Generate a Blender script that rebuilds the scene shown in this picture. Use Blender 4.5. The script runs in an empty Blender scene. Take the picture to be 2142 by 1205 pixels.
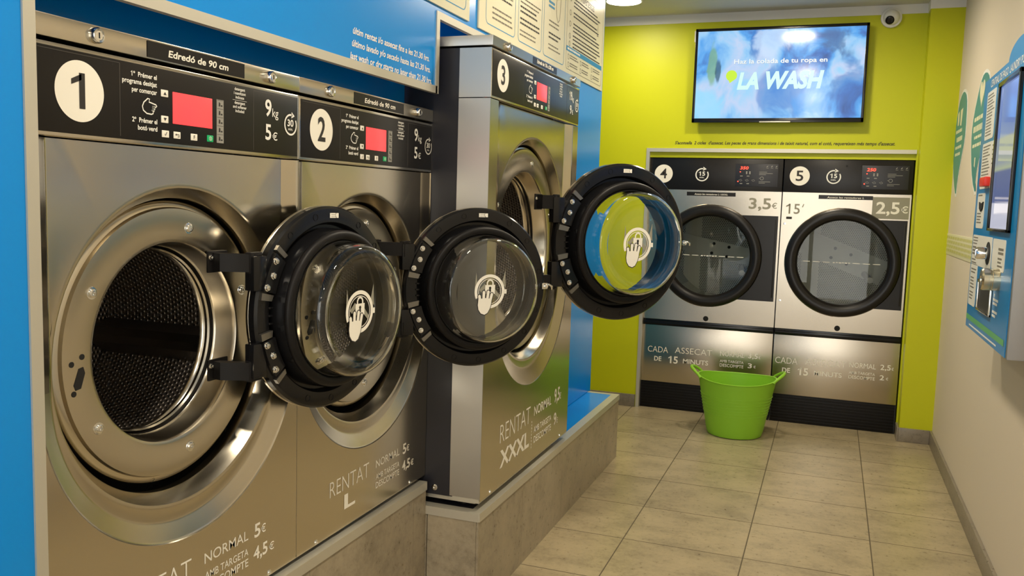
import bpy, bmesh, math, random
from mathutils import Matrix, Vector
random.seed(5)
S = bpy.context.scene
COL = S.collection
PI = math.pi

# ------------------------------------------------------------------ camera, world, light, exposure
YAW, PITCH, ROLL, FPX, CAM_H = 0.3522, -0.0999, 0.0304, 1804.5, 1.3727
fwd = Vector((-math.sin(YAW)*math.cos(PITCH), math.cos(YAW)*math.cos(PITCH), math.sin(PITCH)))
rt0 = Vector((math.cos(YAW), math.sin(YAW), 0)); up0 = rt0.cross(fwd)
rt = math.cos(ROLL)*rt0 + math.sin(ROLL)*up0; up = -math.sin(ROLL)*rt0 + math.cos(ROLL)*up0
cd = bpy.data.cameras.new('camera'); cam = bpy.data.objects.new('camera', cd); COL.objects.link(cam)
cd.sensor_width = 36; cd.lens = FPX/2142*36; cd.clip_start = 0.02
cam.matrix_world = Matrix(((rt.x, up.x, -fwd.x, 0), (rt.y, up.y, -fwd.y, 0), (rt.z, up.z, -fwd.z, CAM_H), (0, 0, 0, 1)))
S.camera = cam

W = bpy.data.worlds.new('world'); S.world = W; W.use_nodes = True
W.node_tree.nodes['Background'].inputs[0].default_value = (1.0, 0.97, 0.90, 1)
W.node_tree.nodes['Background'].inputs[1].default_value = 3.2
LAMP = 165.0                      # radiance of the round ceiling lamps
LAMP_COL = (1.0, 0.88, 0.69, 1)
S.view_settings.view_transform = 'Standard'; S.view_settings.look = 'None'
S.view_settings.gamma = 1; S.view_settings.use_curve_mapping = False
S.view_settings.exposure = 0.20
S.cycles.use_denoising = True
S.cycles.max_bounces = 14; S.cycles.transmission_bounces = 12; S.cycles.transparent_max_bounces = 12
S.cycles.sample_clamp_indirect = 6

# ------------------------------------------------------------------ materials
def srgb(r, g, b):
    f = lambda v: (v/255/12.92) if v/255 <= .04045 else ((v/255+.055)/1.055)**2.4
    return (f(r), f(g), f(b), 1)
def mat(name, col, rough=.5, metal=0., spec=.5, emit=None, strength=0, trans=0., ior=1.45, coat=0., aniso=0.):
    m = bpy.data.materials.new(name); m.use_nodes = True
    p = m.node_tree.nodes['Principled BSDF']
    p.inputs['Base Color'].default_value = col if len(col) == 4 else (*col, 1)
    p.inputs['Roughness'].default_value = rough; p.inputs['Metallic'].default_value = metal
    p.inputs['Specular IOR Level'].default_value = spec
    p.inputs['Transmission Weight'].default_value = trans; p.inputs['IOR'].default_value = ior
    p.inputs['Coat Weight'].default_value = coat; p.inputs['Anisotropic'].default_value = aniso
    if emit: p.inputs['Emission Color'].default_value = emit; p.inputs['Emission Strength'].default_value = strength
    return m
class N:                                        # small node helper
    def __init__(s, m): s.t = m.node_tree; s.p = s.t.nodes['Principled BSDF']
    def new(s, typ, **kw):
        n = s.t.nodes.new(typ)
        for k, v in kw.items(): setattr(n, k, v)
        return n
    def put(s, sock, v):
        if hasattr(v, 'is_linked'): s.t.links.new(v, sock)
        else: sock.default_value = v
    def math(s, op, a, b=0.0, c=None):
        n = s.new('ShaderNodeMath', operation=op); s.put(n.inputs[0], a); s.put(n.inputs[1], b)
        if c is not None: s.put(n.inputs[2], c)
        return n.outputs[0]
    def mix(s, f, a, b):
        n = s.new('ShaderNodeMix', data_type='RGBA'); s.put(n.inputs[0], f); s.put(n.inputs[6], a); s.put(n.inputs[7], b)
        return n.outputs[2]
    def coord(s, what='Object', scale=None):
        o = s.new('ShaderNodeTexCoord').outputs[what]
        if scale:
            mp = s.new('ShaderNodeMapping'); mp.inputs['Scale'].default_value = scale; s.t.links.new(o, mp.inputs[0]); o = mp.outputs[0]
        return o
    def noise(s, vec, scale, detail=3, rough=.5, out='Fac'):
        n = s.new('ShaderNodeTexNoise'); s.t.links.new(vec, n.inputs['Vector'])
        n.inputs['Scale'].default_value = scale; n.inputs['Detail'].default_value = detail; n.inputs['Roughness'].default_value = rough
        return n.outputs[out]
    def ramp(s, f, stops):
        n = s.new('ShaderNodeValToRGB'); s.put(n.inputs[0], f); e = n.color_ramp.elements
        while len(e) < len(stops): e.new(.5)
        for q, (pos, c) in zip(e, stops): q.position = pos; q.color = c
        return n.outputs[0]
    def bump(s, h, strength, dist=.001):
        n = s.new('ShaderNodeBump'); n.inputs['Strength'].default_value = strength; n.inputs['Distance'].default_value = dist
        s.put(n.inputs['Height'], h); s.t.links.new(n.outputs[0], s.p.inputs['Normal'])
    def xyz(s, vec):
        n = s.new('ShaderNodeSeparateXYZ'); s.t.links.new(vec, n.inputs[0]); return n.outputs

def brushed(name, col, rough, scale, bump=.0, smudge=.06):
    m = mat(name, col, rough, 1.0); n = N(m)
    big = n.noise(n.coord('Object'), 3.0, 3)
    n.t.links.new(n.math('MULTIPLY_ADD', big, smudge, rough-smudge/2), n.p.inputs['Roughness'])
    n.p.inputs['Anisotropic'].default_value = .45; tg = n.new('ShaderNodeTangent', direction_type='RADIAL', axis='Z'); n.t.links.new(tg.outputs[0], n.p.inputs['Tangent'])
    return m
STEEL = brushed('brushed_steel', (.66, .60, .49, 1), .21, (900, 30, 900))        # grain along y
STEEL_X = brushed('brushed_steel_dryer', (.58, .515, .42, 1), .25, (5, 500, 600))  # grain along x
STEEL_SIDE = brushed('satin_side_steel', (.60, .58, .54, 1), .40, (6, 500, 500), .012)
STEEL_POL = mat('polished_steel', (.72, .67, .58, 1), .16, 1.0)
STEEL_BEND = mat('polished_bend', (.66, .60, .49, 1), .13, 1.0)
LIFTER = mat('drum_lifter_steel', (.22, .20, .18, 1), .28, 1.0)
HOUSING = mat('grey_painted_steel', (.36, .35, .34, 1), .42, .5)
CHROME = mat('chrome', (.86, .85, .82, 1), .12, 1.0)
ALU = mat('anodised_aluminium', (.62, .59, .50, 1), .42, .55)
CLAMP = mat('cast_clamp', (.27, .26, .24, 1), .3, .9)
BLACK = mat('black_panel', srgb(27, 24, 22), .28, spec=.38)
PLASTIC = mat('glossy_black_plastic', (.008, .008, .009, 1), .17, spec=.42)
RUBBER = mat('black_rubber', (.009, .008, .008, 1), .45, spec=.25)
DARK = mat('dark_sheet_metal', (.020, .020, .026, 1), .34, spec=.55)
GAP = mat('dark_gap', (.01, .01, .01, 1), .8)
CREAM = mat('cream_vinyl', srgb(244, 239, 226), .5)
INK = mat('dark_ink', srgb(45, 42, 40), .6)
GREY_INK = mat('grey_ink', srgb(120, 116, 105), .6)
BLUE_INK = mat('blue_ink', srgb(40, 140, 190), .5)
WHITE_INK = mat('white_vinyl', srgb(240, 238, 230), .5)
ETCH = mat('etched_film', srgb(150, 146, 130), .6)
PANEL_LINE = mat('panel_line', srgb(78, 74, 70), .5)
TAG_GREY = mat('icon_strip_grey', srgb(150, 148, 140), .5)
GREEN_BTN = mat('green_button', srgb(20, 165, 100), .4, emit=srgb(20, 170, 100), strength=.12)
LCD = mat('red_display', srgb(240, 60, 60), .25, emit=srgb(255, 72, 76), strength=.78)
LED = mat('red_led', (.3, 0, 0, 1), .4, emit=(1, .06, .03, 1), strength=3.0)
GLASS = mat('clear_glass', (.985, 1, .985, 1), .0, trans=1.0, ior=1.47)
PANE = mat('window_glass', (.95, .98, .96, 1), .0, trans=1.0, ior=1.3)
PAPER = mat('poster_board', srgb(232, 226, 196), .4)
LIMEGREEN = mat('bucket_rubber', srgb(142, 200, 50), .45)
def wall_paint(name, col, rough, bump=.03):
    m = mat(name, col, rough); n = N(m)
    n.bump(n.noise(n.coord(), 180, 3), bump, .001); return m
LIME = wall_paint('lime_wall_paint', srgb(197, 201, 0), .45)
BLUE = wall_paint('blue_laminate', srgb(0, 140, 228), .22, .01)
WHITEWALL = wall_paint('off_white_paint', srgb(220, 207, 184), .75, .08)
CEIL = wall_paint('ceiling_paint', srgb(205, 203, 196), .85)
BAND = wall_paint('white_cornice_paint', srgb(232, 230, 226), .6)
def stone(name, base, tiles=None):
    m = mat(name, srgb(*base), .34, spec=.5); n = N(m); v = n.coord()
    a = n.noise(n.coord('Object', (1, 1.5, 1.5)), 5, 6, .62); b = n.noise(v, 42, 6, .75); c = n.noise(v, 160, 3, .7)
    f = n.math('ADD', n.math('MULTIPLY', a, .55), n.math('MULTIPLY', b, .45))
    d = tuple(x*.74 for x in base); l = tuple(min(255, x*1.10) for x in base)
    colr = n.ramp(f, [(.30, srgb(*d)), (.52, srgb(*base)), (.72, srgb(*l))])
    colr = n.mix(n.math('MULTIPLY', n.math('GREATER_THAN', c, .63), .25), colr, srgb(*d))
    rough = n.math('MULTIPLY_ADD', b, .25, .18)
    if tiles:
        x0, tx, y0, ty, ax, ay, g = tiles
        o = n.xyz(v); us = []; cells = []
        for k, p0, t in ((ax, x0, tx), (ay, y0, ty)):
            q = n.math('DIVIDE', n.math('SUBTRACT', o[k], p0), t)
            fr = n.math('FRACT', q); cells.append(n.math('FLOOR', q))
            e = n.math('MINIMUM', fr, n.math('SUBTRACT', 1.0, fr)); us.append(n.math('LESS_THAN', n.math('MULTIPLY', e, t), g))
        grout = n.math('MAXIMUM', us[0], us[1])
        wn = n.new('ShaderNodeTexWhiteNoise', noise_dimensions='2D'); cb = n.new('ShaderNodeCombineXYZ')
        n.put(cb.inputs[0], cells[0]); n.put(cb.inputs[1], cells[1]); n.t.links.new(cb.outputs[0], wn.inputs['Vector'])
        hs = n.new('ShaderNodeHueSaturation'); n.put(hs.inputs['Value'], n.math('MULTIPLY_ADD', wn.outputs[0], .14, .93)); n.t.links.new(colr, hs.inputs['Color'])
        colr = n.mix(grout, hs.outputs[0], srgb(96, 86, 66))
        rough = n.math('MAXIMUM', rough, n.math('MULTIPLY', grout, .8))
        n.bump(n.math('SUBTRACT', n.math('MULTIPLY', c, .12), grout), .35, .0015)
    n.t.links.new(colr, n.p.inputs['Base Color']); n.put(n.p.inputs['Roughness'], rough)
    return m
FLOOR = stone('floor_tile', (170, 155, 124), (-.7286, .48, 3.4076, .4134, 0, 1, .0024))
PLINTH_T = stone('plinth_tile', (160, 148, 126))
BASE_T = stone('skirting_tile', (138, 128, 112))
def dots(name, base, dark, pitch, rad, metal, rough, bands=None, emboss=0.0):
    """staggered round perforations from UV metres; bands = plain strips along u"""
    m = mat(name, base, rough, metal); n = N(m); uv = n.xyz(n.coord('UV'))
    h = pitch*math.sqrt(3)
    ds = []
    for off in (0.0, .5):
        q = []
        for k, t in ((0, pitch), (1, h)):
            fr = n.math('FRACT', n.math('ADD', n.math('DIVIDE', uv[k], t), off)); q.append(n.math('MULTIPLY', n.math('SUBTRACT', fr, .5), t))
        ds.append(n.math('SQRT', n.math('ADD', n.math('MULTIPLY', q[0], q[0]), n.math('MULTIPLY', q[1], q[1]))))
    d = n.math('MINIMUM', ds[0], ds[1]); hole = n.math('LESS_THAN', d, rad)
    if bands:
        step, wid = bands; fr = n.math('ABSOLUTE', n.math('SUBTRACT', n.math('FRACT', n.math('DIVIDE', uv[0], step)), .5))
        hole = n.math('MULTIPLY', hole, n.math('LESS_THAN', fr, .5-wid))
    n.t.links.new(n.mix(hole, base, dark), n.p.inputs['Base Color'])
    n.put(n.p.inputs['Metallic'], n.math('MULTIPLY', n.math('SUBTRACT', 1.0, hole), metal))
    if emboss:
        s = n.math('SMOOTH_MIN', d, pitch*.5, pitch*.2) if False else n.math('SUBTRACT', 1.0, n.math('DIVIDE', d, pitch*.55))
        n.bump(n.math('MULTIPLY', s, s), emboss, .007)
    return m
DRUM = dots('dimpled_drum_steel', (.36, .32, .29, 1), (.02, .018, .016, 1), .0125, .0022, .8, .30, None, 1.0)
BANDGREY = mat('plain_drum_sheet', (.50, .51, .46, 1), .5, .2)
DRYDRUM = dots('perforated_dryer_drum', (.50, .50, .43, 1), (.02, .02, .018, 1), .0135, .0044, .15, .5, (.70, .085))

# ------------------------------------------------------------------ geometry helpers
def frame(o, a):                                 # local (a, b, c): a along the face, b up, c out of the face
    a = Vector(a).normalized(); z = Vector((0, 0, 1)); c = a.cross(z); o = Vector(o)
    return Matrix(((a.x, z.x, c.x, o.x), (a.y, z.y, c.y, o.y), (a.z, z.z, c.z, o.z), (0, 0, 0, 1)))
_txt = {}
def glyphs(s, bold, shear, spacing):
    k = (s, bold, shear, spacing)
    if k not in _txt:
        cu = bpy.data.curves.new('t', 'FONT'); cu.body = s; cu.resolution_u = 3; cu.offset = bold; cu.shear = shear; cu.space_character = spacing
        ob = bpy.data.objects.new('t', cu); me = ob.to_mesh()
        _txt[k] = ([v.co.copy() for v in me.vertices], [tuple(p.vertices) for p in me.polygons])
        ob.to_mesh_clear(); bpy.data.objects.remove(ob); bpy.data.curves.remove(cu)
        if '1' in s:                             # the built-in 1 is a bare stem: give it its flag
            V, F = _txt[k]; H = CAP0[0]
            w1 = (max(p.x for p in V)-min(p.x for p in V)-shear*H) if s == '1' else STEM(bold)
            for i, ch in enumerate(s):
                if ch != '1' or s == '1' and len(V) == 0: continue
                pre = V if i == len(s)-1 else glyphs_plain(s[:i+1], bold, shear, spacing)
                xr = max(p.x-shear*p.y for p in pre if p.y < H*.2) if i == 0 or True else 0
                xl = xr-w1; n0 = len(V)
                V = V+[Vector((x+shear*y, y, 0)) for x, y in ((xl+w1*.4, H), (xl-.26*H, H*.82), (xl-.26*H, H*.66), (xl+w1*.4, H*.82))]
                F = F+[(n0+3, n0+2, n0+1, n0)]
            _txt[k] = (V, F)
    return _txt[k]
CAP0 = [1]
_pl = {}
def glyphs_plain(s, bold, shear, spacing):
    k = (s, bold, shear, spacing)
    if k not in _pl:
        cu = bpy.data.curves.new('t', 'FONT'); cu.body = s; cu.resolution_u = 3; cu.offset = bold; cu.shear = shear; cu.space_character = spacing
        ob = bpy.data.objects.new('t', cu); me = ob.to_mesh(); _pl[k] = [v.co.copy() for v in me.vertices]
        ob.to_mesh_clear(); bpy.data.objects.remove(ob); bpy.data.curves.remove(cu)
    return _pl[k]
def STEM(bold):
    v = glyphs_plain('1', bold, 0, 1); return max(p.x for p in v)-min(p.x for p in v)
def cap_height():
    v = glyphs_plain('H', 0, 0, 1); CAP0[0] = max(p.y for p in v)-min(p.y for p in v); return max(p.y for p in v) - min(p.y for p in v)
class MB:
    def __init__(s, M=None): s.bm = bmesh.new(); s.M = M or Matrix.Identity(4); s.mi = 0
    def add(s, t, M=None, keep=False):
        t.transform((M if M is not None else s.M))
        if not keep:
            for f in t.faces: f.material_index = s.mi
        me = bpy.data.meshes.new('tmp'); t.to_mesh(me); t.free(); s.bm.from_mesh(me); bpy.data.meshes.remove(me); return s
    def box(s, a0, a1, b0, b1, c0, c1, bev=0, seg=2):
        t = bmesh.new(); bmesh.ops.create_cube(t, size=1)
        for v in t.verts: v.co = Vector(((a0+a1)/2+v.co.x*(a1-a0), (b0+b1)/2+v.co.y*(b1-b0), (c0+c1)/2+v.co.z*(c1-c0)))
        if bev: bmesh.ops.bevel(t, geom=t.edges[:], offset=bev, segments=seg, profile=.6, affect='EDGES')
        return s.add(t)
    def prism(s, pts, c0, c1):
        t = bmesh.new(); vb = [t.verts.new((x, y, c0)) for x, y in pts]; vt = [t.verts.new((x, y, c1)) for x, y in pts]
        n = len(pts); t.faces.new(vt); t.faces.new(vb[::-1])
        for i in range(n): t.faces.new((vb[i], vb[(i+1) % n], vt[(i+1) % n], vt[i]))
        bmesh.ops.recalc_face_normals(t, faces=t.faces[:]); return s.add(t)
    def flat(s, pts, c):
        t = bmesh.new(); t.faces.new([t.verts.new((x, y, c)) for x, y in pts]); 
        t.normal_update()
        if t.faces[:][0].normal.z < 0: bmesh.ops.reverse_faces(t, faces=t.faces[:])
        return s.add(t)
    def lathe(s, prof, ca=0, cb=0, seg=64, closed=False, a0=0, a1=2*PI, sx=1, cap=False):
        t = bmesh.new(); full = abs(a1-a0-2*PI) < 1e-6; n = seg if full else seg+1; rings = []
        for r, c in prof:
            if r < 1e-6 and full: rings.append([t.verts.new((ca, cb, c))]*n); continue
            rings.append([t.verts.new((ca+sx*r*math.cos(a0+(a1-a0)*i/seg), cb+r*math.sin(a0+(a1-a0)*i/seg), c)) for i in range(n)])
        K = len(prof)
        for k in range(K if closed else K-1):
            A, B = rings[k], rings[(k+1) % K]
            for i in range(n if full else n-1):
                j = (i+1) % n; q = []
                for v in (A[i], A[j], B[j], B[i]):
                    if v not in q: q.append(v)
                if len(q) > 2: t.faces.new(q)
        if not full and cap and closed:
            t.faces.new([r[0] for r in rings]); t.faces.new([r[-1] for r in rings][::-1])
        bmesh.ops.recalc_face_normals(t, faces=t.faces[:]); return s.add(t)
    def ring(s, r0, r1, ca, cb, c, seg=48, a0=0, a1=2*PI):
        return s.lathe([(r0, c), (r1, c)], ca, cb, seg, a0=a0, a1=a1)
    def disc(s, r, ca, cb, c, seg=40, sx=1): return s.flat([(ca+sx*r*math.cos(2*PI*i/seg), cb+r*math.sin(2*PI*i/seg)) for i in range(seg)], c)
    def puck(s, r, ca, cb, c0, c1, seg=32, bev=0):
        p = [(0, c0), (r, c0), (r, c1-bev), (r-bev, c1), (0, c1)] if bev else [(0, c0), (r, c0), (r, c1), (0, c1)]
        return s.lathe(p, ca, cb, seg)
    def screw(s, ca, cb, c, r=.006, h=.004):     # hex-socket button head
        s.lathe([(r*1.35, c), (r*1.3, c+h*.3), (r, c+h*.35), (r*.92, c+h), (r*.5, c+h*1.05), (r*.45, c+h*.4), (0, c+h*.4)], ca, cb, 14); return s
    def ribbon(s, pts, w, c, closed=False):
        P = [Vector((p[0], p[1])) for p in pts]; n = len(P); L = []; R = []
        for i in range(n):
            p0 = P[i-1] if (i > 0 or closed) else P[i]; p1 = P[(i+1) % n] if (i < n-1 or closed) else P[i]
            d = (p1-p0); d = d.normalized() if d.length > 1e-9 else Vector((1, 0)); q = Vector((-d.y, d.x))*w/2
            L.append(P[i]+q); R.append(P[i]-q)
        t = bmesh.new(); vl = [t.verts.new((p.x, p.y, c)) for p in L]; vr = [t.verts.new((p.x, p.y, c)) for p in R]
        for i in range(n if closed else n-1): j = (i+1) % n; t.faces.new((vl[i], vr[i], vr[j], vl[j]))
        bmesh.ops.recalc_face_normals(t, faces=t.faces[:]); return s.add(t)
    def tube(s, pts, r, seg=10, caps=True):
        P = [Vector(p) for p in pts]; t = bmesh.new(); rings = []; ref = Vector((0.3, .2, .9))
        for i, p in enumerate(P):
            d = (P[min(i+1, len(P)-1)]-P[max(i-1, 0)]).normalized(); u = d.cross(ref).normalized(); v = d.cross(u)
            rr = r[i] if isinstance(r, (list, tuple)) else r
            rings.append([t.verts.new(p+rr*(math.cos(2*PI*k/seg)*u+math.sin(2*PI*k/seg)*v)) for k in range(seg)])
        for A, B in zip(rings, rings[1:]):
            for k in range(seg): t.faces.new((A[k], A[(k+1) % seg], B[(k+1) % seg], B[k]))
        if caps: t.faces.new(rings[0][::-1]); t.faces.new(rings[-1])
        bmesh.ops.recalc_face_normals(t, faces=t.faces[:]); return s.add(t)
    def text(s, st, a0, b, h, c, a1=None, bold=.0, shear=0, spacing=1, align='l'):
        v, f = glyphs(st, bold, shear, spacing)
        if not v: return s
        x0 = min(p.x for p in v); x1 = max(p.x for p in v); k = h/CAP
        kx = k if a1 is None else (a1-a0)/(x1-x0)
        off = a0 - kx*x0
        if align == 'c' and a1 is None: off = a0 - kx*(x0+x1)/2
        if align == 'r' and a1 is None: off = a0 - kx*x1
        t = bmesh.new(); vv = [t.verts.new((off+kx*p.x, b+k*p.y, c)) for p in v]
        for q in f:
            try: t.faces.new([vv[i] for i in q])
            except ValueError: pass
        t.normal_update()
        bad = [q for q in t.faces if q.normal.z < 0]
        if bad: bmesh.ops.reverse_faces(t, faces=bad)
        return s.add(t)
    def obj(s, name, mats, parent=None, smooth=True, sharp=35):
        me = bpy.data.meshes.new(name); s.bm.to_mesh(me); s.bm.free()
        for m in (mats if isinstance(mats, (list, tuple)) else [mats]): me.materials.append(m)
        if parent is not None: me.transform(root_of(parent).inverted())
        if smooth:
            me.polygons.foreach_set('use_smooth', [True]*len(me.polygons)); me.set_sharp_from_angle(angle=math.radians(sharp))
        me.update()
        o = bpy.data.objects.new(name, me); COL.objects.link(o)
        if parent is not None: o.parent = parent
        return o
class Letters:                                   # each word or figure becomes a part of its own
    def __init__(s, M): s.M = M; s.k = []; s.mi = 0
    def __getattr__(s, op):
        def go(*a, **k): m = MB(s.M); getattr(m, op)(*a, **k); s.k.append((m, s.mi))
        return go
    def obj(s, name, mats, parent):
        for m, i in s.k: m.obj(name, mats[i] if isinstance(mats, list) else mats, parent, smooth=False)
CAP = cap_height()
def root_of(o):
    while o.parent: o = o.parent
    return Matrix.Translation(o.location)
def tag(o, label, cat, group=None):
    o['label'] = label; o['category'] = cat
    if group: o['group'] = group
    return o
def thing(name, label, cat, loc, group=None):
    o = bpy.data.objects.new(name, None); o.empty_display_size = .1; COL.objects.link(o); o.location = loc
    return tag(o, label, cat, group)
def struct(o): o['kind'] = 'structure'; return o
def own_origin(o, loc):                           # move a top-level mesh's origin to its place
    o.data.transform(Matrix.Translation(-Vector(loc))); o.location = loc; return o

# ------------------------------------------------------------------ the room
XL, XR, YB, YC, ZC = -1.20, .6373, 5.752, 5.6195, 2.61
WALLEND = 4.540
I = Matrix.Identity(4)
def wbox(mb, x0, x1, y0, y1, z0, z1, bev=0): mb.M = I; return mb.box(x0, x1, y0, y1, z0, z1, bev)
struct(wbox(MB(), -2.5, 1.0, -2.9, 6.8, -.1, 0).obj('floor', FLOOR))
struct(wbox(MB(), -2.5, 1.0, -2.9, 6.8, ZC, ZC+.1).obj('ceiling', CEIL))
struct(wbox(MB(), XR, XR+.15, -2.7, 6.7, 0, ZC).obj('wall_right', WHITEWALL))
m = MB()                                           # blue wall with the two washer bays
O1, O2, O3 = (1.020, 2.515, 1.715), (2.515, 3.64, 1.946), None
TH = .03
for q in ((XL-TH, XL, -2.7, O1[0], 0, ZC), (XL-TH, XL, O1[0], O1[1], O1[2], ZC), (XL-TH, XL, O2[0], O2[1], O2[2], ZC), (XL-TH, XL, O2[1], WALLEND, .348, ZC)): struct(wbox(MB(), *q).obj('wall_left', BLUE))
wbox(m, -2.35, XL-TH, WALLEND+.001, WALLEND+.03, 0, ZC); wbox(m, XL-TH, XL, WALLEND, WALLEND+.03, 0, ZC)   # end face of the bay block
struct(m.obj('wall_left', BLUE))
struct(wbox(MB(), -2.16, -2.12, .90, 3.75, 0, 2.3).obj('wall_left', BLUE))
m = MB(); wbox(m, -2.12, XL-TH, .90, .94, 0, 2.3); struct(m.obj('wall_left', BLUE))
m = MB(); wbox(m, -2.12, XL-TH, 3.66, 3.70, .36, 2.3); struct(m.obj('wall_left', BLUE))
m = MB(); wbox(m, -1.345, -1.330, .94, 2.55, 1.664, 2.3); struct(m.obj('wall_left', BLUE))  # added liner, set forward so the bay over washers catches more light
m = MB(); wbox(m, -1.42, -1.405, 2.55, 3.66, 1.898, 2.3); struct(m.obj('wall_left', BLUE))  # added liner that brightens the view above the big washer
m = MB()                                           # lime end wall with the dryer niche and the pillar
NX0, NX1, NZ = -1.188, .449, 1.752
wbox(m, -2.5, NX0, YB, YB+.1, 0, 2.555); wbox(m, NX0, NX1, YB, YB+.1, NZ-.02, 2.555); wbox(m, NX1, XR, YB, YB+.1, 0, 2.555)
wbox(m, NX0-.06, NX0, YB+.1, 6.6, 0, NZ); wbox(m, NX1, NX1+.06, YB+.1, 6.6, 0, NZ); wbox(m, NX0-.06, NX1+.06, YB+.1, 6.6, NZ-.02, NZ+.04)
wbox(m, NX0-.06, NX1+.06, 6.56, 6.62, 0, NZ)
wbox(m, NX0, NX1, YB+.018, YB+.030, 1.6945, NZ); wbox(m, .457, XR, YC, YB, 0, 2.552)
struct(m.obj('wall_back', LIME))
m = MB(); wbox(m, -2.5, .50, YB-.004, YB+.1, 2.555, ZC); wbox(m, .453, XR, YC-.004, YB, 2.552, ZC)
struct(m.obj('trim_1', BAND))
m = MB(); wbox(m, -2.5, -2.35, WALLEND-.1, 6.7, 0, ZC); struct(m.obj('wall_far_left', WHITEWALL))
m = MB()                                           # street front behind the viewer: open glazing between low wall and lintel
wbox(m, XL-TH, XR, -2.75, -2.65, 2.30, ZC); wbox(m, XL-TH, -1.12, -2.75, -2.65, 0, 2.3); wbox(m, .56, XR, -2.75, -2.65, 0, 2.3); wbox(m, -.32, -.26, -2.74, -2.66, 0, 2.3)
wbox(m, -1.12, -.32, -2.75, -2.65, 0, .25)
struct(m.obj('wall_front', ALU))
m = MB(); wbox(m, XR-.014, XR, -2.65, YC, 0, .085, .003); struct(m.obj('baseboard_right', BASE_T))
m = MB(); wbox(m, .450, XR-.014, YC-.014, YC, 0, .085, .003); wbox(m, .443, .457, YC-.014, YB, 0, .085, .003); struct(m.obj('baseboard_pillar', BASE_T))
m = MB(); wbox(m, -2.35, NX0-.004, YB-.014, YB, 0, .085, .003); struct(m.obj('baseboard_back', BASE_T))
m = MB()                                           # aluminium edging of the two bays
TW = .023
wbox(m, XL-.012, XL+.004, O1[0], O1[0]+TW, .43, O1[2]); wbox(m, XL-.012, XL+.004, O1[0], O1[1], O1[2]-.010, O1[2]+TW-.010)
wbox(m, XL-.012, XL+.004, O1[1]-.011, O1[1]+.011, O1[2]-.010, O2[2]+TW-.010); wbox(m, XL-.012, XL+.004, O1[1]+.011, O2[1], O2[2]-.010, O2[2]+TW-.010)
wbox(m, XL-.012, XL+.004, O2[1]-TW, O2[1], .35, O2[2]-.010)
struct(m.obj('trim_2', ALU))
m = MB()                                           # aluminium edging of the dryer niche
wbox(m, NX0, NX1, YB-.006, YB+.03, NZ-.022, NZ+.002); wbox(m, NX0, NX0+.022, YB-.006, YB+.03, 0, NZ-.022)
struct(m.obj('trim_3', ALU))

# tiled plinths the washers stand on
def plinth(label, y0, y1, xf, zt, left_end, joints, blue):
    t = thing('tiled_plinth', label, 'plinth', (xf-.4, (y0+y1)/2, 0))
    m = MB()
    wbox(m, -2.10, xf-.012, y0+(.012 if left_end else 0), y1-.012, 0, zt-.012)
    t2 = m.obj('core', DARK, t)
    m = MB(); js = [y0]+[j for j in joints if y0 < j < y1]+[y1]
    for a, b in zip(js, js[1:]): wbox(m, xf-.012, xf-.004, a+.0008, b-.0008, 0, zt-.029)
    if left_end:
        for a, b in ((-2.1, -1.65), (-1.65, -1.2185), (-1.2165, xf-.012)): wbox(m, a+.0008, b-.0008, y0, y0+.010, 0, zt-.029)
    m2 = m.obj('tile_cladding', PLINTH_T, t)
    m = MB(); wbox(m, xf-.040, xf, y0, y1, zt-.003, zt); wbox(m, xf-.004, xf, y0, y1, zt-.029, zt-.003)
    if left_end: wbox(m, -2.1, xf-.040, y0, y0+.035, zt-.003, zt); wbox(m, -2.1, xf-.004, y0-.003, y0, zt-.029, zt)
    if blue: wbox(m, -1.2, xf-.040, y1-.03, y1, zt-.003, zt); wbox(m, -1.2, xf, y1, y1+.003, zt-.029, zt)
    m.obj('edge_trim', ALU, t)
    m = MB(); wbox(m, -2.1, xf-.041, y0+(.036 if left_end else 0), y1-.031, zt-.012, zt-.003)
    m.obj('top_panel', DARK, t)
    if blue: m = MB(); wbox(m, XL-.06, xf-.041, 3.60, y1-.031, zt-.003, zt-.001); m.obj('blue_cover', BLUE, t)
    return t
plinth('raised tiled plinth with aluminium edge under washers 1 and 2', .95, 2.549, -1.2183, .4306, False, [1.2, 1.86, 2.46], False)
plinth('lower grey tiled plinth with blue top under washer 3', 2.552, 4.538, -1.0261, .3467, True, [2.99, 3.5, 4.02, 4.36], True)

# ------------------------------------------------------------------ pictograms
def hand_icon(m, a, b, w, h, c, lw):               # outlined pointing hand
    P = [(.62, .0), (.30, .02), (.06, .20), (.0, .45), (.10, .72), (.38, 1.0), (.50, .98), (.46, .78), (.95, .66), (1.0, .58), (.95, .50), (.62, .53), (.88, .48), (.88, .36), (.62, .38), (.82, .34), (.82, .22), (.60, .24), (.76, .18), (.74, .06)]
    m.ribbon([(a+x*w, b+y*h) for x, y in P], lw, c, True)
def timer_icon(m, a, b, r, c, num, lw=None):       # clockwise ring with minutes
    lw = lw or r*.17
    m.ring(r-lw, r, a, b, c, 40, math.radians(72), math.radians(72+318))
    t = math.radians(72); p = Vector((a+(r-lw/2)*math.cos(t), b+(r-lw/2)*math.sin(t)))
    m.flat([(p.x-r*.12, p.y+r*.34), (p.x+r*.36, p.y-r*.02), (p.x-r*.16, p.y-r*.26)], c)
    m.text(num, a, b-r*.12, r*.58, c, a-r*-.48, .02) if False else m.text(num, a-r*.50, b-r*.14, r*.60, c, a+r*.46, .025)
    m.text('min.', a-r*.36, b-r*.52, r*.24, c, a+r*.36, .01)
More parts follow.
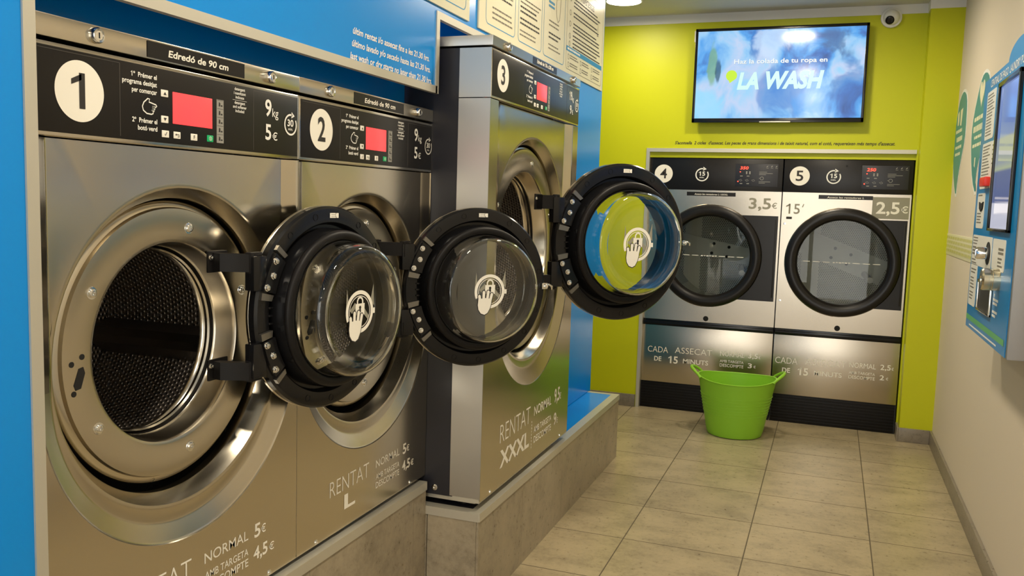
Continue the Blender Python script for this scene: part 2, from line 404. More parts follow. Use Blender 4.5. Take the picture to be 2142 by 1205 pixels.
def lock_symbol(m, r, c):                          # ring with padlock and raised hand
    m.mi = 1
    m.flat([(-r*1.0, r*.05), (-r*.80, r*.35), (-r*.92, r*1.12)], c-.0003); m.flat([(r*1.08, r*.2), (r*.8, r*.45), (r*1.02, r*1.25)], c-.0003)
    m.flat([(-r*.72, r*.1), (-r*.35, r*.45), (-r*.18, r*.30), (-r*.55, -.05*r)], c-.0003); m.flat([(r*.15, r*.0), (r*.65, -r*.45), (r*.70, -r*.25), (r*.3, r*.2)], c-.0003)
    m.mi = 0
    m.ring(r*.82, r, 0, 0, c, 48, math.radians(-100), math.radians(205)); m.ring(r*.72, r*.755, 0, 0, c, 48, math.radians(-95), math.radians(200))
    m.flat([(r*.97, -r*.16), (r*1.14, -r*.16), (r*1.14, r*.10), (r*.97, r*.10)], c)
    m.flat([(-r*.32, -r*.15), (r*.34, -r*.15), (r*.36, r*.38), (-r*.30, r*.38)], c)
    m.ribbon([(-r*.17, r*.36), (-r*.17, r*.52), (-r*.10, r*.63), (r*.02, r*.67), (r*.14, r*.63), (r*.21, r*.52), (r*.21, r*.36)], r*.09, c)
    m.mi = 2; m.disc(r*.08, r*.02, r*.20, c+.0003, 16); m.flat([(-r*.03, r*.18), (r*.07, r*.18), (r*.09, -r*.02), (-r*.05, -r*.02)], c+.0003); m.mi = 0
    hx, hy = -r*.34, -r*.84                        # palm and fingers with a thin dark outline
    for mi, g, dc in ((2, r*.045, .0004), (0, 0, .0007)):
        m.mi = mi; q = 1+g/(r*.42)
        m.flat([(hx+r*x*q, hy+r*y*q) for x, y in ((-.40, .40), (-.43, .05), (-.38, -.22), (-.22, -.44), (.02, -.52), (.22, -.42), (.38, -.14), (.46, .15), (.47, .40), (.0, .46))], c+dc)
        for dx, ang, L in ((-.29, 99, .30), (-.06, 89, .52), (.17, 82, .54), (.38, 76, .40)):
            x0, y0 = hx+r*dx, hy+r*.28; ca, sa = math.cos(math.radians(ang)), math.sin(math.radians(ang)); w = r*.086+g
            tip = [(x0+r*L*ca+w*math.cos(t+math.radians(ang)), y0+r*L*sa+w*math.sin(t+math.radians(ang))) for t in [-PI/2+PI*k/8 for k in range(9)]]
            m.flat([(x0+w*sa, y0-w*ca)]+tip+[(x0-w*sa, y0+w*ca)], c+dc+.00002*(1+int(dx*10+4)))
    m.mi = 0

# ------------------------------------------------------------------ washing machines
def front_sheet(m, w, zb, zt, cz, R, cu, Ru, band, dep):
    """stainless front: U-shaped pressed recess with sloped band and the round port"""
    ca = w/2; t = bmesh.new(); n = 120
    def U(rad, zc):                                # open outline from top left, round the bottom, to top right
        pts = [(ca-rad, zt-(zt-zc)*i/14) for i in range(14)]
        pts += [(ca-rad*math.cos(PI*i/64), zc-rad*math.sin(PI*i/64)) for i in range(65)]
        return pts+[(ca+rad, zc+(zt-zc)*(i+1)/14) for i in range(14)]
    A = U(Ru, cu); B = U(Ru-band, cu); K = len(A)
    def outer(p):                                  # onto the sheet's border
        x, z = p
        if z > cu-1e-6: return (0 if x < ca else w, z)
        d = Vector((x-ca, z-cu)); k = min((ca/abs(d.x)) if abs(d.x) > 1e-9 else 1e9, (cu-zb)/abs(d.y) if abs(d.y) > 1e-9 else 1e9)
        return (ca+d.x*k, cu+d.y*k)
    O = [outer(p) for p in A]
    def snap(q):                                   # two border points become the lower corners
        for cx in (0, w):
            i = min(range(K), key=lambda j: (q[j][0]-cx)**2+(q[j][1]-zb)**2); q[i] = (cx, zb)
    snap(O)
    vo = [t.verts.new((x, z, 0)) for x, z in O]; va = [t.verts.new((x, z, 0)) for x, z in A]; va2 = [t.verts.new((x, z, -.002)) for x, z in U(Ru-.002, cu)]
    vb = [t.verts.new((x, z, -dep)) for x, z in B]
    rows = [vo, va, va2]
    mid = [(.06, .03), (.14, .10), (.86, .90), (.94, .97)]
    for f, g in mid: rows.append([t.verts.new((x, z, -.002-(dep-.002)*g)) for x, z in U(Ru-band*f, cu)])
    rows.append(vb)
    for h, (P, Q) in enumerate(zip(rows, rows[1:])):
        for i in range(K-1):
            try: t.faces.new((P[i], P[i+1], Q[i+1], Q[i])).material_index = 1 if h > 1 and (i < 14 or i > K-16) else 0
            except ValueError: pass
    # inside: from band outline (plus the top edge) to the port
    top = [t.verts.new((ca+(Ru-band)*(1-2*(i+1)/17), zt, -dep)) for i in range(16)]
    loop = vb+top; L = len(loop)
    ang = [math.atan2(v.co.y-cz, v.co.x-ca) for v in loop]
    hole = [t.verts.new((ca+(R+.010)*math.cos(q), cz+(R+.010)*math.sin(q), -dep)) for q in ang]
    for i in range(L): j = (i+1) % L; t.faces.new((loop[i], loop[j], hole[j], hole[i]))
    prev = hole
    for r, c in ((R+.004, -dep), (R, -dep-.0012), (R-.003, -dep-.005), (R-.018, -dep-.026), (R-.021, -dep-.031), (R-.021, -dep-.050)):
        cur = [t.verts.new((ca+r*math.cos(q), cz+r*math.sin(q), c)) for q in ang]
        for i in range(L): j = (i+1) % L; t.faces.new((prev[i], prev[j], cur[j], cur[i]))
        prev = cur
    bmesh.ops.remove_doubles(t, verts=t.verts[:], dist=1e-5)
    bmesh.ops.recalc_face_normals(t, faces=t.faces[:])
    up_ = sum(1 for f in t.faces if f.normal.z > 0.5); dn = sum(1 for f in t.faces if f.normal.z < -.5)
    if dn > up_: bmesh.ops.reverse_faces(t, faces=t.faces[:])
    m.add(t, keep=True)
def drum_mesh(M, ca, cb, r, c0, c1, name, material, parent, seg=96, bandshift=0.0):
    bm = bmesh.new(); uv = bm.loops.layers.uv.new('UVMap'); nz = 8
    R = [[bm.verts.new((ca+r*math.cos(2*PI*i/seg), cb+r*math.sin(2*PI*i/seg), c0+(c1-c0)*k/nz)) for i in range(seg)] for k in range(nz+1)]
    for k in range(nz):
        for i in range(seg):
            j = (i+1) % seg; f = bm.faces.new((R[k][i], R[k+1][i], R[k+1][j], R[k][j]))
            for lp, (ii, kk) in zip(f.loops, ((i, k), (i, k+1), (i+1, k+1), (i+1, k))): lp[uv].uv = (2*PI*r*ii/seg+bandshift, (c0-c1)*kk/nz)
    rr = [r, r*.75, r*.5, r*.25]; C = [R[nz]]+[[bm.verts.new((ca+q*math.cos(2*PI*i/seg), cb+q*math.sin(2*PI*i/seg), c1)) for i in range(seg)] for q in rr[1:]]
    def setuv(f):
        for lp in f.loops: lp[uv].uv = (lp.vert.co.x-ca+10, lp.vert.co.y-cb+10)
    for A, B in zip(C, C[1:]):
        for i in range(seg): j = (i+1) % seg; setuv(bm.faces.new((A[i], B[i], B[j], A[j])))
    setuv(bm.faces.new(C[-1][::-1]))
    bmesh.ops.recalc_face_normals(bm, faces=bm.faces[:]); bmesh.ops.reverse_faces(bm, faces=bm.faces[:])
    bm.transform(M); m = MB(); m.bm.free(); m.bm = bm; return m.obj(name, material, parent)

def door(parent, C, th, R, r_drop=0.0):
    """open loading door: black ring, gasket and glass bowl; local c points to the drum side"""
    M = frame(C, (math.cos(th), math.sin(th), 0)); k = R/.25
    B = lambda: MB(M)
    m = B()
    m.lathe([(R, -.030*k), (R+.001, -.006), (R-.004, 0), (R-.008, .001), (.212*k, .001), (.208*k, -.004), (.205*k, -.018*k), (.198*k, -.018*k), (.196*k, .012*k), (.193*k, .030*k), (.168*k, .030*k), (.166*k, -.02*k), (.166*k, -.040*k), (.205*k, -.042*k), (.235*k, -.040*k)], closed=True, seg=112)
    for q in (62, 84, 104, 128, 40, 250, 272, 296, 320, 12, 340):       # moulded bosses on the ring
        t = math.radians(q); m.lathe([(.0085*k, .001), (.0085*k, .0022), (.0075*k, .0022), (.0072*k, .001)], .230*k*math.cos(t), .230*k*math.sin(t), 14)
    for i in range(9):                                                  # toothed spine between the hinges
        t = math.radians(180-20+5*i); a, b = .2085*k*math.cos(t), .2085*k*math.sin(t); m.box(a-.007*k, a+.005*k, b-.0022, b+.0022, -.004, .006*k, .001)
    m.mi = 1; m.lathe([(R+.0015, -.030*k), (R+.0015, -.024*k), (R+.0005, -.023*k)], seg=112); m.mi = 0
    ring = m.obj('door', [PLASTIC, STEEL_POL], parent)
    m = B(); cx = .181*k; g = .0125*k
    m.lathe([(cx+g*math.cos(2*PI*i/14), .034*k+g*.9*math.sin(2*PI*i/14)) for i in range(14)], closed=True, seg=112)
    m.lathe([(.170*k, .030*k), (.168*k, .040*k), (.165*k, .040*k), (.164*k, .02*k)], closed=True, seg=96)
    m.obj('door_gasket', RUBBER, ring)
    prof = [(.167, .012), (.1655, .030), (.164, .064), (.1625, .089), (.160, .101), (.1545, .109), (.147, .1125), (.139, .1120), (.130, .1085), (.122, .1065), (.06, .106), (0, .106)]
    inner = [(0, .101), (.06, .101), (.121, .1015), (.131, .1035), (.139, .1068), (.1465, .1072), (.152, .1045), (.156, .098), (.1578, .088), (.159, .062), (.1605, .030), (.162, .012)]
    m = B(); m.lathe([(r*k, c*k) for r, c in prof+inner], closed=True, seg=96)
    m.obj('door_glass', GLASS, ring, sharp=80)
    m = B(); m.M = M @ Matrix.Translation((-.018*k, 0, 0)); lock_symbol(m, .052*k, .1080*k)
    m.obj('lock_symbol', [CREAM, ETCH, INK], ring, smooth=False)
    m = B(); t = math.radians(84); m.box(-.016*k+.012, .016*k+.012, .222*k, .234*k, .0015, .0021); m.mi = 1
    for i in range(2): m.box(-.012*k+.012, .008*k+.012-i*.004, .2245*k+i*.005*k, .2255*k+i*.005*k, .0021, .0023)
    m.obj('spec_sticker', [CREAM, GREY_INK], ring)
    for sgn in (1, -1):                                                 # two hinge plates with three screws each
        q0, q1 = (144, 166) if sgn > 0 else (194, 216)
        P = [(.243*k*math.cos(math.radians(q0+(q1-q0)*i/6)), .243*k*math.sin(math.radians(q0+(q1-q0)*i/6))) for i in range(7)]
        Q = [(.205*k*math.cos(math.radians(q1-(q1-q0)*i/6)), .205*k*math.sin(math.radians(q1-(q1-q0)*i/6))) for i in range(7)]
        m = B(); m.prism(P+Q, .001, .010*k)
        z0, z1 = sorted((sgn*.060*k, sgn*.138*k)); m.box(-.262*k, -.222*k, z0, z1, -.022*k, .006*k, .003)
        hp = m.obj('hinge_plate', PLASTIC, ring)
        qa = 141 if sgn > 0 else 219; qb = 169 if sgn > 0 else 191
        for qq, d in ((qa, 1.5), (qb, 1.9)):
            m = B()
            c1, s1 = math.cos(math.radians(qq-d)), math.sin(math.radians(qq-d)); c2, s2 = math.cos(math.radians(qq+d)), math.sin(math.radians(qq+d))
            m.prism([(.247*k*c1, .247*k*s1), (.247*k*c2, .247*k*s2), (.214*k*c2, .214*k*s2), (.210*k*c1, .210*k*s1)], .001, .010*k)
            m.obj('hinge_clamp', CLAMP, ring)
        for rr, qq in ((.235, .18), (.226, .55), (.236, .90)):
            q = math.radians(q0+(q1-q0)*(qq if sgn > 0 else 1-qq)); m = B(); m.screw(rr*k*math.cos(q), rr*k*math.sin(q), .010*k, .0062*k, .006*k)
            m.obj('hinge_screw', CHROME, ring)
    return ring, M
def latch(M, R, ring):
    m = MB(M); m.box(R-.016, R+.006, -.010, .010, .001, .010, .002); m.tube([(R-.006, .004, .010), (R+.004, .006, .020), (R+.014, 0, .022), (R+.016, -.010, .018)], .0035, 8)
    m.puck(.006, R-.004, 0, .010, .020, 16, .001); m.obj('latch_hook', CHROME, ring)

def washer(num, label, y0, w, xf, zb, zp, zl, cz, R, cu, Ru, Rin, Rstep, size_text, kg, price, big):
    M = frame((xf, y0, 0), (0, 1, 0)); B = lambda: MB(M)
    T = thing('washing_machine', label, 'washing machine', (xf-.35, y0+w/2, zb), 'front loading washers along the blue wall')
    ca = w/2; dz = zp-1.459; D = -.85
    zpt = zp+.156; zl0 = zp+.1625                                      # panel top, lid bottom
    # cabinet
    side = -.111 if big else -.06
    m = B()
    for a0, a1 in ((.0, .002), (w-.002, w)): m.box(a0, a1, zb+.004, zpt, D, side)
    m.box(0, w, zb+.004, zpt, D-.002, D); m.box(.002, w-.002, zb+.004, zb+.006, D, -.035)
    m.obj('cabinet', DARK, T)
    for a0, a1 in ((-.0006, .0016), (w-.0016, w+.0006)):
        m = B(); m.box(a0, a1, zb+.008, zp-.0015, side+.001, -.0002); m.obj('side_panel', STEEL_SIDE, T)
        m = B(); m.box(a0, a1, zp+.0015, zpt, side+.001, -.0002); m.obj('side_panel', STEEL_SIDE, T)
    # lid
    m = B(); m.box(-.001, w+.001, zl0, zl, D, .003, .0025); lid = m.obj('lid', [STEEL_SIDE if big else STEEL], T)
    if big:
        m = B(); m.box(.0, w, zl0+.001, zl-.001, .0025, .0036); m.obj('lid_front', STEEL, lid)
    for a in ((.132, .893) if big else (.130, .635)):
        m = B(); zc_ = (zl0+zl)/2
        m.lathe([(.0, .003), (.0140, .003), (.0140, .012), (.0120, .015), (.0085, .0155), (.008, .0145), (0, .0145)], a, zc_, 26); m.mi = 1; m.box(a-.0012, a+.0012, zc_-.005, zc_+.005, .0142, .0150)
        m.obj('lid_lock', [CHROME, GAP], lid)
    t0, t1 = (.383, .666) if big else (.254, .543)
    m = B(); m.flat([(t0, zl0+.003), (t1, zl0+.003), (t1, zl-.004), (t0, zl-.004)], .0040); m.mi = 1
    m.text(size_text, t0+.055 if not big else t0+.045, zl0+.0115, .0125, .0046, t1-.055 if not big else t1-.045, .024, .12)
    m.obj('size_tag', [BLACK, CREAM], lid, smooth=False)
    # control panel
    m = B(); m.box(.0005, w-.0005, zp, zpt, -.03, .001, .004); m.mi = 1; m.box(.006, w-.006, zp+.007, zpt-.007, -.002, .0022, .001)
    m.mi = 2
    s_ = .113 if big else 0.0; s2 = .243 if big else 0.0; sl = .121 if big else 0.0
    for a in (.187+s_, .577+s2): m.box(a-.0005, a+.0005, zp+.012, zpt-.012, .0022, .0024)
    m.box(.012, .187+s_, zpt-.0125, zpt-.0117, .0022, .0024); m.box(.577+s2, w-.012, zpt-.0125, zpt-.0117, .0022, .0024)
    cp = m.obj('control_panel', [STEEL_POL, BLACK, PANEL_LINE], T)
    Z = lambda z: z+dz
    m = B(); m.disc(.0525, .0965, Z(1.540), .0030, 64); m.mi = 1
    m.text(num, .0965-(.0185 if num == '1' else .0175), Z(1.512), .058, .0036, .0965+(.0105 if num == '1' else .0175), .018)
    m.obj('number_disc', [CREAM, INK], cp, smooth=False)
    m = B(); m.box(.322+sl, .438+sl, Z(1.506), Z(1.568), .0015, .0030, .0008); m.obj('display', LCD, cp)
    for i, (a, z) in enumerate(((.2995, 1.562), (.2995, 1.512), (.301, 1.484), (.333, 1.484), (.382, 1.484), (.431, 1.485))):
        a += sl; z = Z(z); m = B(); m.box(a-.0095, a+.0095, z-.0068, z+.0068, .0015, .0034, .001); m.mi = 1; c = .0040
        if i == 0: m.flat([(a-.004, z-.003), (a+.004, z-.003), (a, z+.003)], c)
        elif i == 1: m.flat([(a-.004, z+.003), (a, z-.003), (a+.004, z+.003)], c)
        elif i == 2: m.ribbon([(a-.003, z), (a-.001, z-.003), (a+.003, z+.004)], .0013, c)
        elif i == 3: m.ribbon([(a-.004, z+.001), (a+.005, z+.001), (a+.005, z-.003), (a+.001, z-.003)], .0013, c); m.flat([(a-.006, z+.001), (a-.003, z+.0035), (a-.003, z-.0015)], c)
        elif i == 4: m.text('F', a, z-.0035, .007, c, bold=.01, align='c')
        else: m.ring(.0032, .0042, a, z, c, 20); m.box(a-.0005, a+.0005, z-.002, z+.002, c-.0002, c)
        m.obj('button', [GREEN_BTN if i == 5 else CREAM, INK if i < 5 else CREAM], cp)
    m = B(); m.box(.452+sl, .474+sl, Z(1.478), Z(1.569), .0018, .0028); m.mi = 1
    for i in range(5):
        z = Z(1.487+.018*i); m.box(.4535+sl, .4725+sl, z+.0085, z+.0092, .0028, .0030); m.flat([(.458+sl, z-.004), (.463+sl, z-.004), (.463+sl, z+.003+.001*(i % 2)), (.459+sl, z+.005)], .0031); m.box(.465+sl, .470+sl, z-.004, z-.001, .0028, .0031)
    m.obj('icon_strip', [TAG_GREY, INK], cp, smooth=False)
    m = B(); c = .0030; r_ = .279+s_; h = .0085
    m.text('1º  Prémer el', r_-.066, Z(1.5845), h, c, r_, .024); m.text('programa desitjat', r_-.087, Z(1.5705), h, c, r_, .024); m.text('per començar', r_-.064, Z(1.556), h, c, r_, .024)
    hand_icon(m, .241+s_, Z(1.518), .037, .029, c, .0024)
    m.text('2º  Prémer el', r_-.064, Z(1.5005), h, c, r_, .024); m.text('botó verd', r_-.050, Z(1.4865), h, c, r_, .024)
    d_ = .528+(.205 if big else 0)
    for i, st in enumerate(('detergent', 'i suavitzant', 'inclosos', 'detergent', 'and softener', 'included')):
        z = Z(1.596-.0088*i-(.003 if i > 2 else 0)); m.text(st, d_, z, .0062, c, bold=.016, align='c')
    m.box(d_-.024, d_+.024, Z(1.5745), Z(1.5751), c-.0002, c)
    e = .631+s2
    if big: m.text(kg, e-.024, Z(1.5535), .034, c, e+.013, .02)
    else: m.text(kg, e-.0125, Z(1.5525), .036, c, e+.0115, .02)
    m.text('kg', e+.0145, Z(1.552), .019, c, e+.038, .004)
    m.text(price, e-.0115, Z(1.4985), .034, c, e+.0105, .02); m.text('€', e+.015, Z(1.4985), .017, c, e+.0345, .010)
    timer_icon(m, .718+s2, Z(1.540), .0255, c, '30')
    m.obj('panel_lettering', WHITE_INK, cp, smooth=False)
    # front sheet, ring plate, drum
    m = B(); front_sheet(m, w, zb, zp-.0022, cz, R, cu, Ru, .043 if not big else .066, .020)
    fr = m.obj('front_panel', [STEEL, STEEL_BEND], T, sharp=28)
    m = B(); cr = cz+.006 if not big else cz+.002; CR = -.052
    RC = R-.031; m.lathe([(RC, CR-.12), (RC, CR-.018), (RC-.003, CR-.012), (RC-.006, CR-.010), (Rstep+.008, CR-.008), (Rstep+.003, CR-.007), (Rstep, CR), (Rin+.012, CR), (Rin+.004, CR-.003), (Rin, CR-.012), (Rin-.002, CR-.055), (Rin-.006, CR-.060)], ca, cr, 112)
    rp = m.obj('ring_plate', STEEL, T, sharp=40)
    m = B(); m.lathe([(R-.020, -.068), (R+.022, -.075), (R+.022, -.17), (RC-.01, -.17)], ca, cz, 96); m.obj('port_shroud', GAP, T)
    for q in (-52, -100):                                               # seams of the cowl
        t = math.radians(q); m = B(); r0, r1 = Rstep+.006, RC-.003; t2 = t-.025
        m.ribbon([(ca+r0*math.cos(t), cr+r0*math.sin(t)), (ca+(r0+.3*(r1-r0))*math.cos(t), cr+(r0+.3*(r1-r0))*math.sin(t)), (ca+r1*math.cos(t2), cr+r1*math.sin(t2))], .0014, CR-.0065); m.obj('cowl_seam', GAP, rp, smooth=False)
    for q in (78, 22, -25, -78, -145, 150, 118 if big else 200):
        if q == 200 or q == 118: continue
        t = math.radians(q); m = B(); rr = (Rin+Rstep)/2; m.lathe([(.0125, CR), (.012, CR+.001), (.0085, CR+.0012), (.008, CR+.005), (.006, CR+.006), (.0035, CR+.0058), (.003, CR+.003), (0, CR+.003)], ca+rr*math.cos(t), cr+rr*math.sin(t), 20)
        m.obj('ring_screw', CHROME, rp)
    m = B(); kx = ca-(Rin+Rstep)/2-.012; kz = cr-.040
    for da, db in ((-.004, .034), (.020, .045), (.0, -.022)): m.puck(.0055, kx+da, kz+db, CR-.001, CR+.0008, 14)
    m.prism([(kx+.004, kz-.016), (kx+.016, kz-.014), (kx+.026, kz+.014), (kx+.022, kz+.026), (kx+.012, kz+.024), (kx+.0, kz-.006)], CR-.001, CR+.0008)
    m.obj('door_lock_slot', GAP, rp)
    m = B(); rg = Rin-.012
    m.lathe([(Rin, CR-.058), (Rin-.004, CR-.068), (Rin-.001, CR-.090)], ca, cr, 96); m.obj('gasket_ring', RUBBER, T)
    m = B(); m.lathe([(rg+.012, CR-.070), (rg, CR-.066), (rg-.003, CR-.070), (rg-.002, CR-.078), (rg+.004, CR-.082), (rg, CR-.086), (rg-.002, CR-.094), (rg+.10, CR-.110)], ca, cr, 112); m.obj('drum_rim', STEEL_POL, T)
    dr = drum_mesh(M, ca, cr, Rin+.09, CR-.110, CR-.48, 'drum', DRUM, T)
    for q in (-12, 108, 228) if not big else (-60, 60, 180):
        t = math.radians(q); ux, uz = math.cos(t), math.sin(t); rr = Rin+.088; vx, vz = -uz, ux
        m = B()
        tb = bmesh.new(); pr = [(-.045, 0), (-.020, .055), (0, .062), (.020, .055), (.045, 0)]
        va = [[tb.verts.new((ca+ux*(rr-d)+vx*s, cr+uz*(rr-d)+vz*s, c)) for s, d in pr] for c in (CR-.115, CR-.475)]
        for i in range(4): tb.faces.new((va[0][i], va[0][i+1], va[1][i+1], va[1][i]))
        tb.faces.new(va[0]); bmesh.ops.recalc_face_normals(tb, faces=tb.faces[:]); m.add(tb); m.obj('drum_lifter', LIFTER, dr)
    # price lettering on the front
    m = Letters(M); c = .0006
    if not big:
        m.text('RENTAT', .155, .5500, .0445, c, .368, -.012); m.text('L', .231, .4960, .039, c, .290, .03)
        m.text('NORMAL', .409, .5640, .0230, c, .560, .004); m.text('5', .583, .5595, .0315, c, .606, .022); m.text('€', .609, .5620, .0190, c, .627, .012)
        m.text('AMB TARGETA', .410, .5270, .0165, c, .560, .008); m.text('DESCOMPTE', .410, .5000, .0185, c, .560, .008)
        m.text('4,5', .580, .5055, .0290, c, .634, .022); m.text('€', .640, .5060, .0180, c, .660, .012)
    else:
        m.text('RENTAT', .172, .5310, .0660, c, .493, -.012); m.text('XXXL', .176, .4425, .0580, c, .487, .03)
        m.text('NORMAL', .539, .5480, .0360, c, .757, .006); m.text('9,5', .799, .5450, .0540, c, .872, .022); m.text('€', .874, .5450, .0250, c, .892, .012)
        m.text('AMB TARGETA', .540, .4800, .0230, c, .763, .008); m.text('DESCOMPTE', .542, .4385, .0260, c, .763, .008)
        m.text('9', .799, .4490, .0480, c, .834, .022); m.text('€', .837, .4490, .0220, c, .856, .012)
        d = MB(M)
        for i in range(9): d.box(.513, .517, .425+.0125*i, .4325+.0125*i, c-.0002, c)
        d.obj('dotted_line', CREAM, T, smooth=False)
    m.obj('price_lettering', CREAM, T)
    # base
    m = B(); m.box(.01, w-.01, zb-.012, zb+.006, D, -.02); m.box(.19, w-.23, zb-.002, zb, -.02, .0) if not big else m.box(.0, w, zb-.006, zb+.012, -.10, -.002)
    m.obj('base_frame', ALU if big else DARK, T)
    for a in (.06, w-.06):
        for cc in (-.08, D+.08):
            m = B(); m.M = M @ Matrix.Translation((a, zb-.012, cc)) @ Matrix.Rotation(PI/2, 4, 'X'); m.puck(.022, 0, 0, 0, FOOT[num], 18); m.obj('foot', RUBBER, T)
    for a in (.091, w-.112):
        m = B(); m.screw(a, zb+.008, 0, .0055, .003); m.obj('bottom_screw', CHROME, T)
    if big:
        m = MB(frame((xf, y0, 0), (1, 0, 0))); m.screw(-.115-.05, zb+.028, 0, .008, .004); m.obj('side_screw', CHROME, T)
    return T, M, cr, CR
def bracket(T, M, Mw, ca, cr, CR, k, pivot_a, pivot_c):
    """bent black arm from the ring plate out to the door hinge (local washer axes)"""
    for sg in (1, -1):
        zc = sg*.122*k+M[2][3]-0; z0, z1 = zc-.024*k, zc+.024*k
        pa, pc = pivot_a, pivot_c; a0 = pa-.035*k
        m = MB(Mw)
        m.box(a0-.02*k, a0+.045*k, z0, z1, CR, CR+.006, .002)
        P = [(a0-.005, CR+.004), (a0+.010, CR+.012), (pa-.008, pc-.018), (pa+.014, pc-.004), (pa+.016, pc+.006), (pa-.002, pc+.010), (pa-.022, pc-.004), (a0-.012, CR+.03)]
        t = bmesh.new(); lo = [t.verts.new((a, z0+.004, c)) for a, c in P]; hi = [t.verts.new((a, z1-.004, c)) for a, c in P]; n = len(P)
        t.faces.new(lo); t.faces.new(hi[::-1])
        for i in range(n): t.faces.new((lo[i], hi[i], hi[(i+1) % n], lo[(i+1) % n]))
        bmesh.ops.recalc_face_normals(t, faces=t.faces[:]); m.add(t)
        m.box(pa-.020, pa+.020, z0, z1, pc-.014, pc+.004, .003)
        b = m.obj('hinge_bracket', RUBBER, T)
        for da, db in ((-.012, .010), (.034, -.010)):
            m = MB(Mw); m.screw(a0+da*k, zc+db*k, CR+.006, .0055, .004); m.obj('bracket_screw', CHROME, b)
FOOT = {'1': 0.0005, '2': 0.0005, '3': .0185}
LONG = 'stainless steel washer numbered %s '
T1, M1, cr1, CR1 = washer('1', LONG % '1' + 'with open round door beside the plain blue pillar', 1.0681, .7540, -1.2395, .4431, 1.459, 1.6594, 1.050, .330, 1.018, .3755, .207, .281, 'Edredó de 90 cm', '9', '5', False)
T2, M2, cr2, CR2 = washer('2', LONG % '2' + 'with open door, between washers 1 and 3', 1.8241, .7500, -1.2395, .4431, 1.459, 1.6594, 1.050, .330, 1.018, .3735, .207, .281, 'Edredó de 90 cm', '9', '5', False)
T3, M3, cr3, CR3 = washer('3', 'larger taller ' + LONG % '3' + 'with open door on the lower plinth', 2.5760, 1.0005, -1.0381, .3769, 1.6985, 1.8931, 1.193, .412, 1.113, .4290, .285, .372, 'Edredó de 150 a 220 cm', '19', '9', True)
for T, Mw, cr, CR, C, th, R, w in ((T1, M1, cr1, CR1, (-1.160, 1.845, 1.097), math.radians(82), .250, .754), (T2, M2, cr2, CR2, (-1.035, 2.505, 1.099), math.radians(51), .250, .750), (T3, M3, cr3, CR3, (-.804, 3.481, 1.219), math.radians(48), .320, 1.0005)):
    ring, Md = door(T, C, th, R)
    if T is not T1: latch(Md, R, ring)
    k = R/.25; pv = Mw.inverted() @ (Md @ Vector((-.243*k, 0, -.008)))
    bracket(T, Md, Mw, w/2, cr, CR, k, pv.x, pv.z)

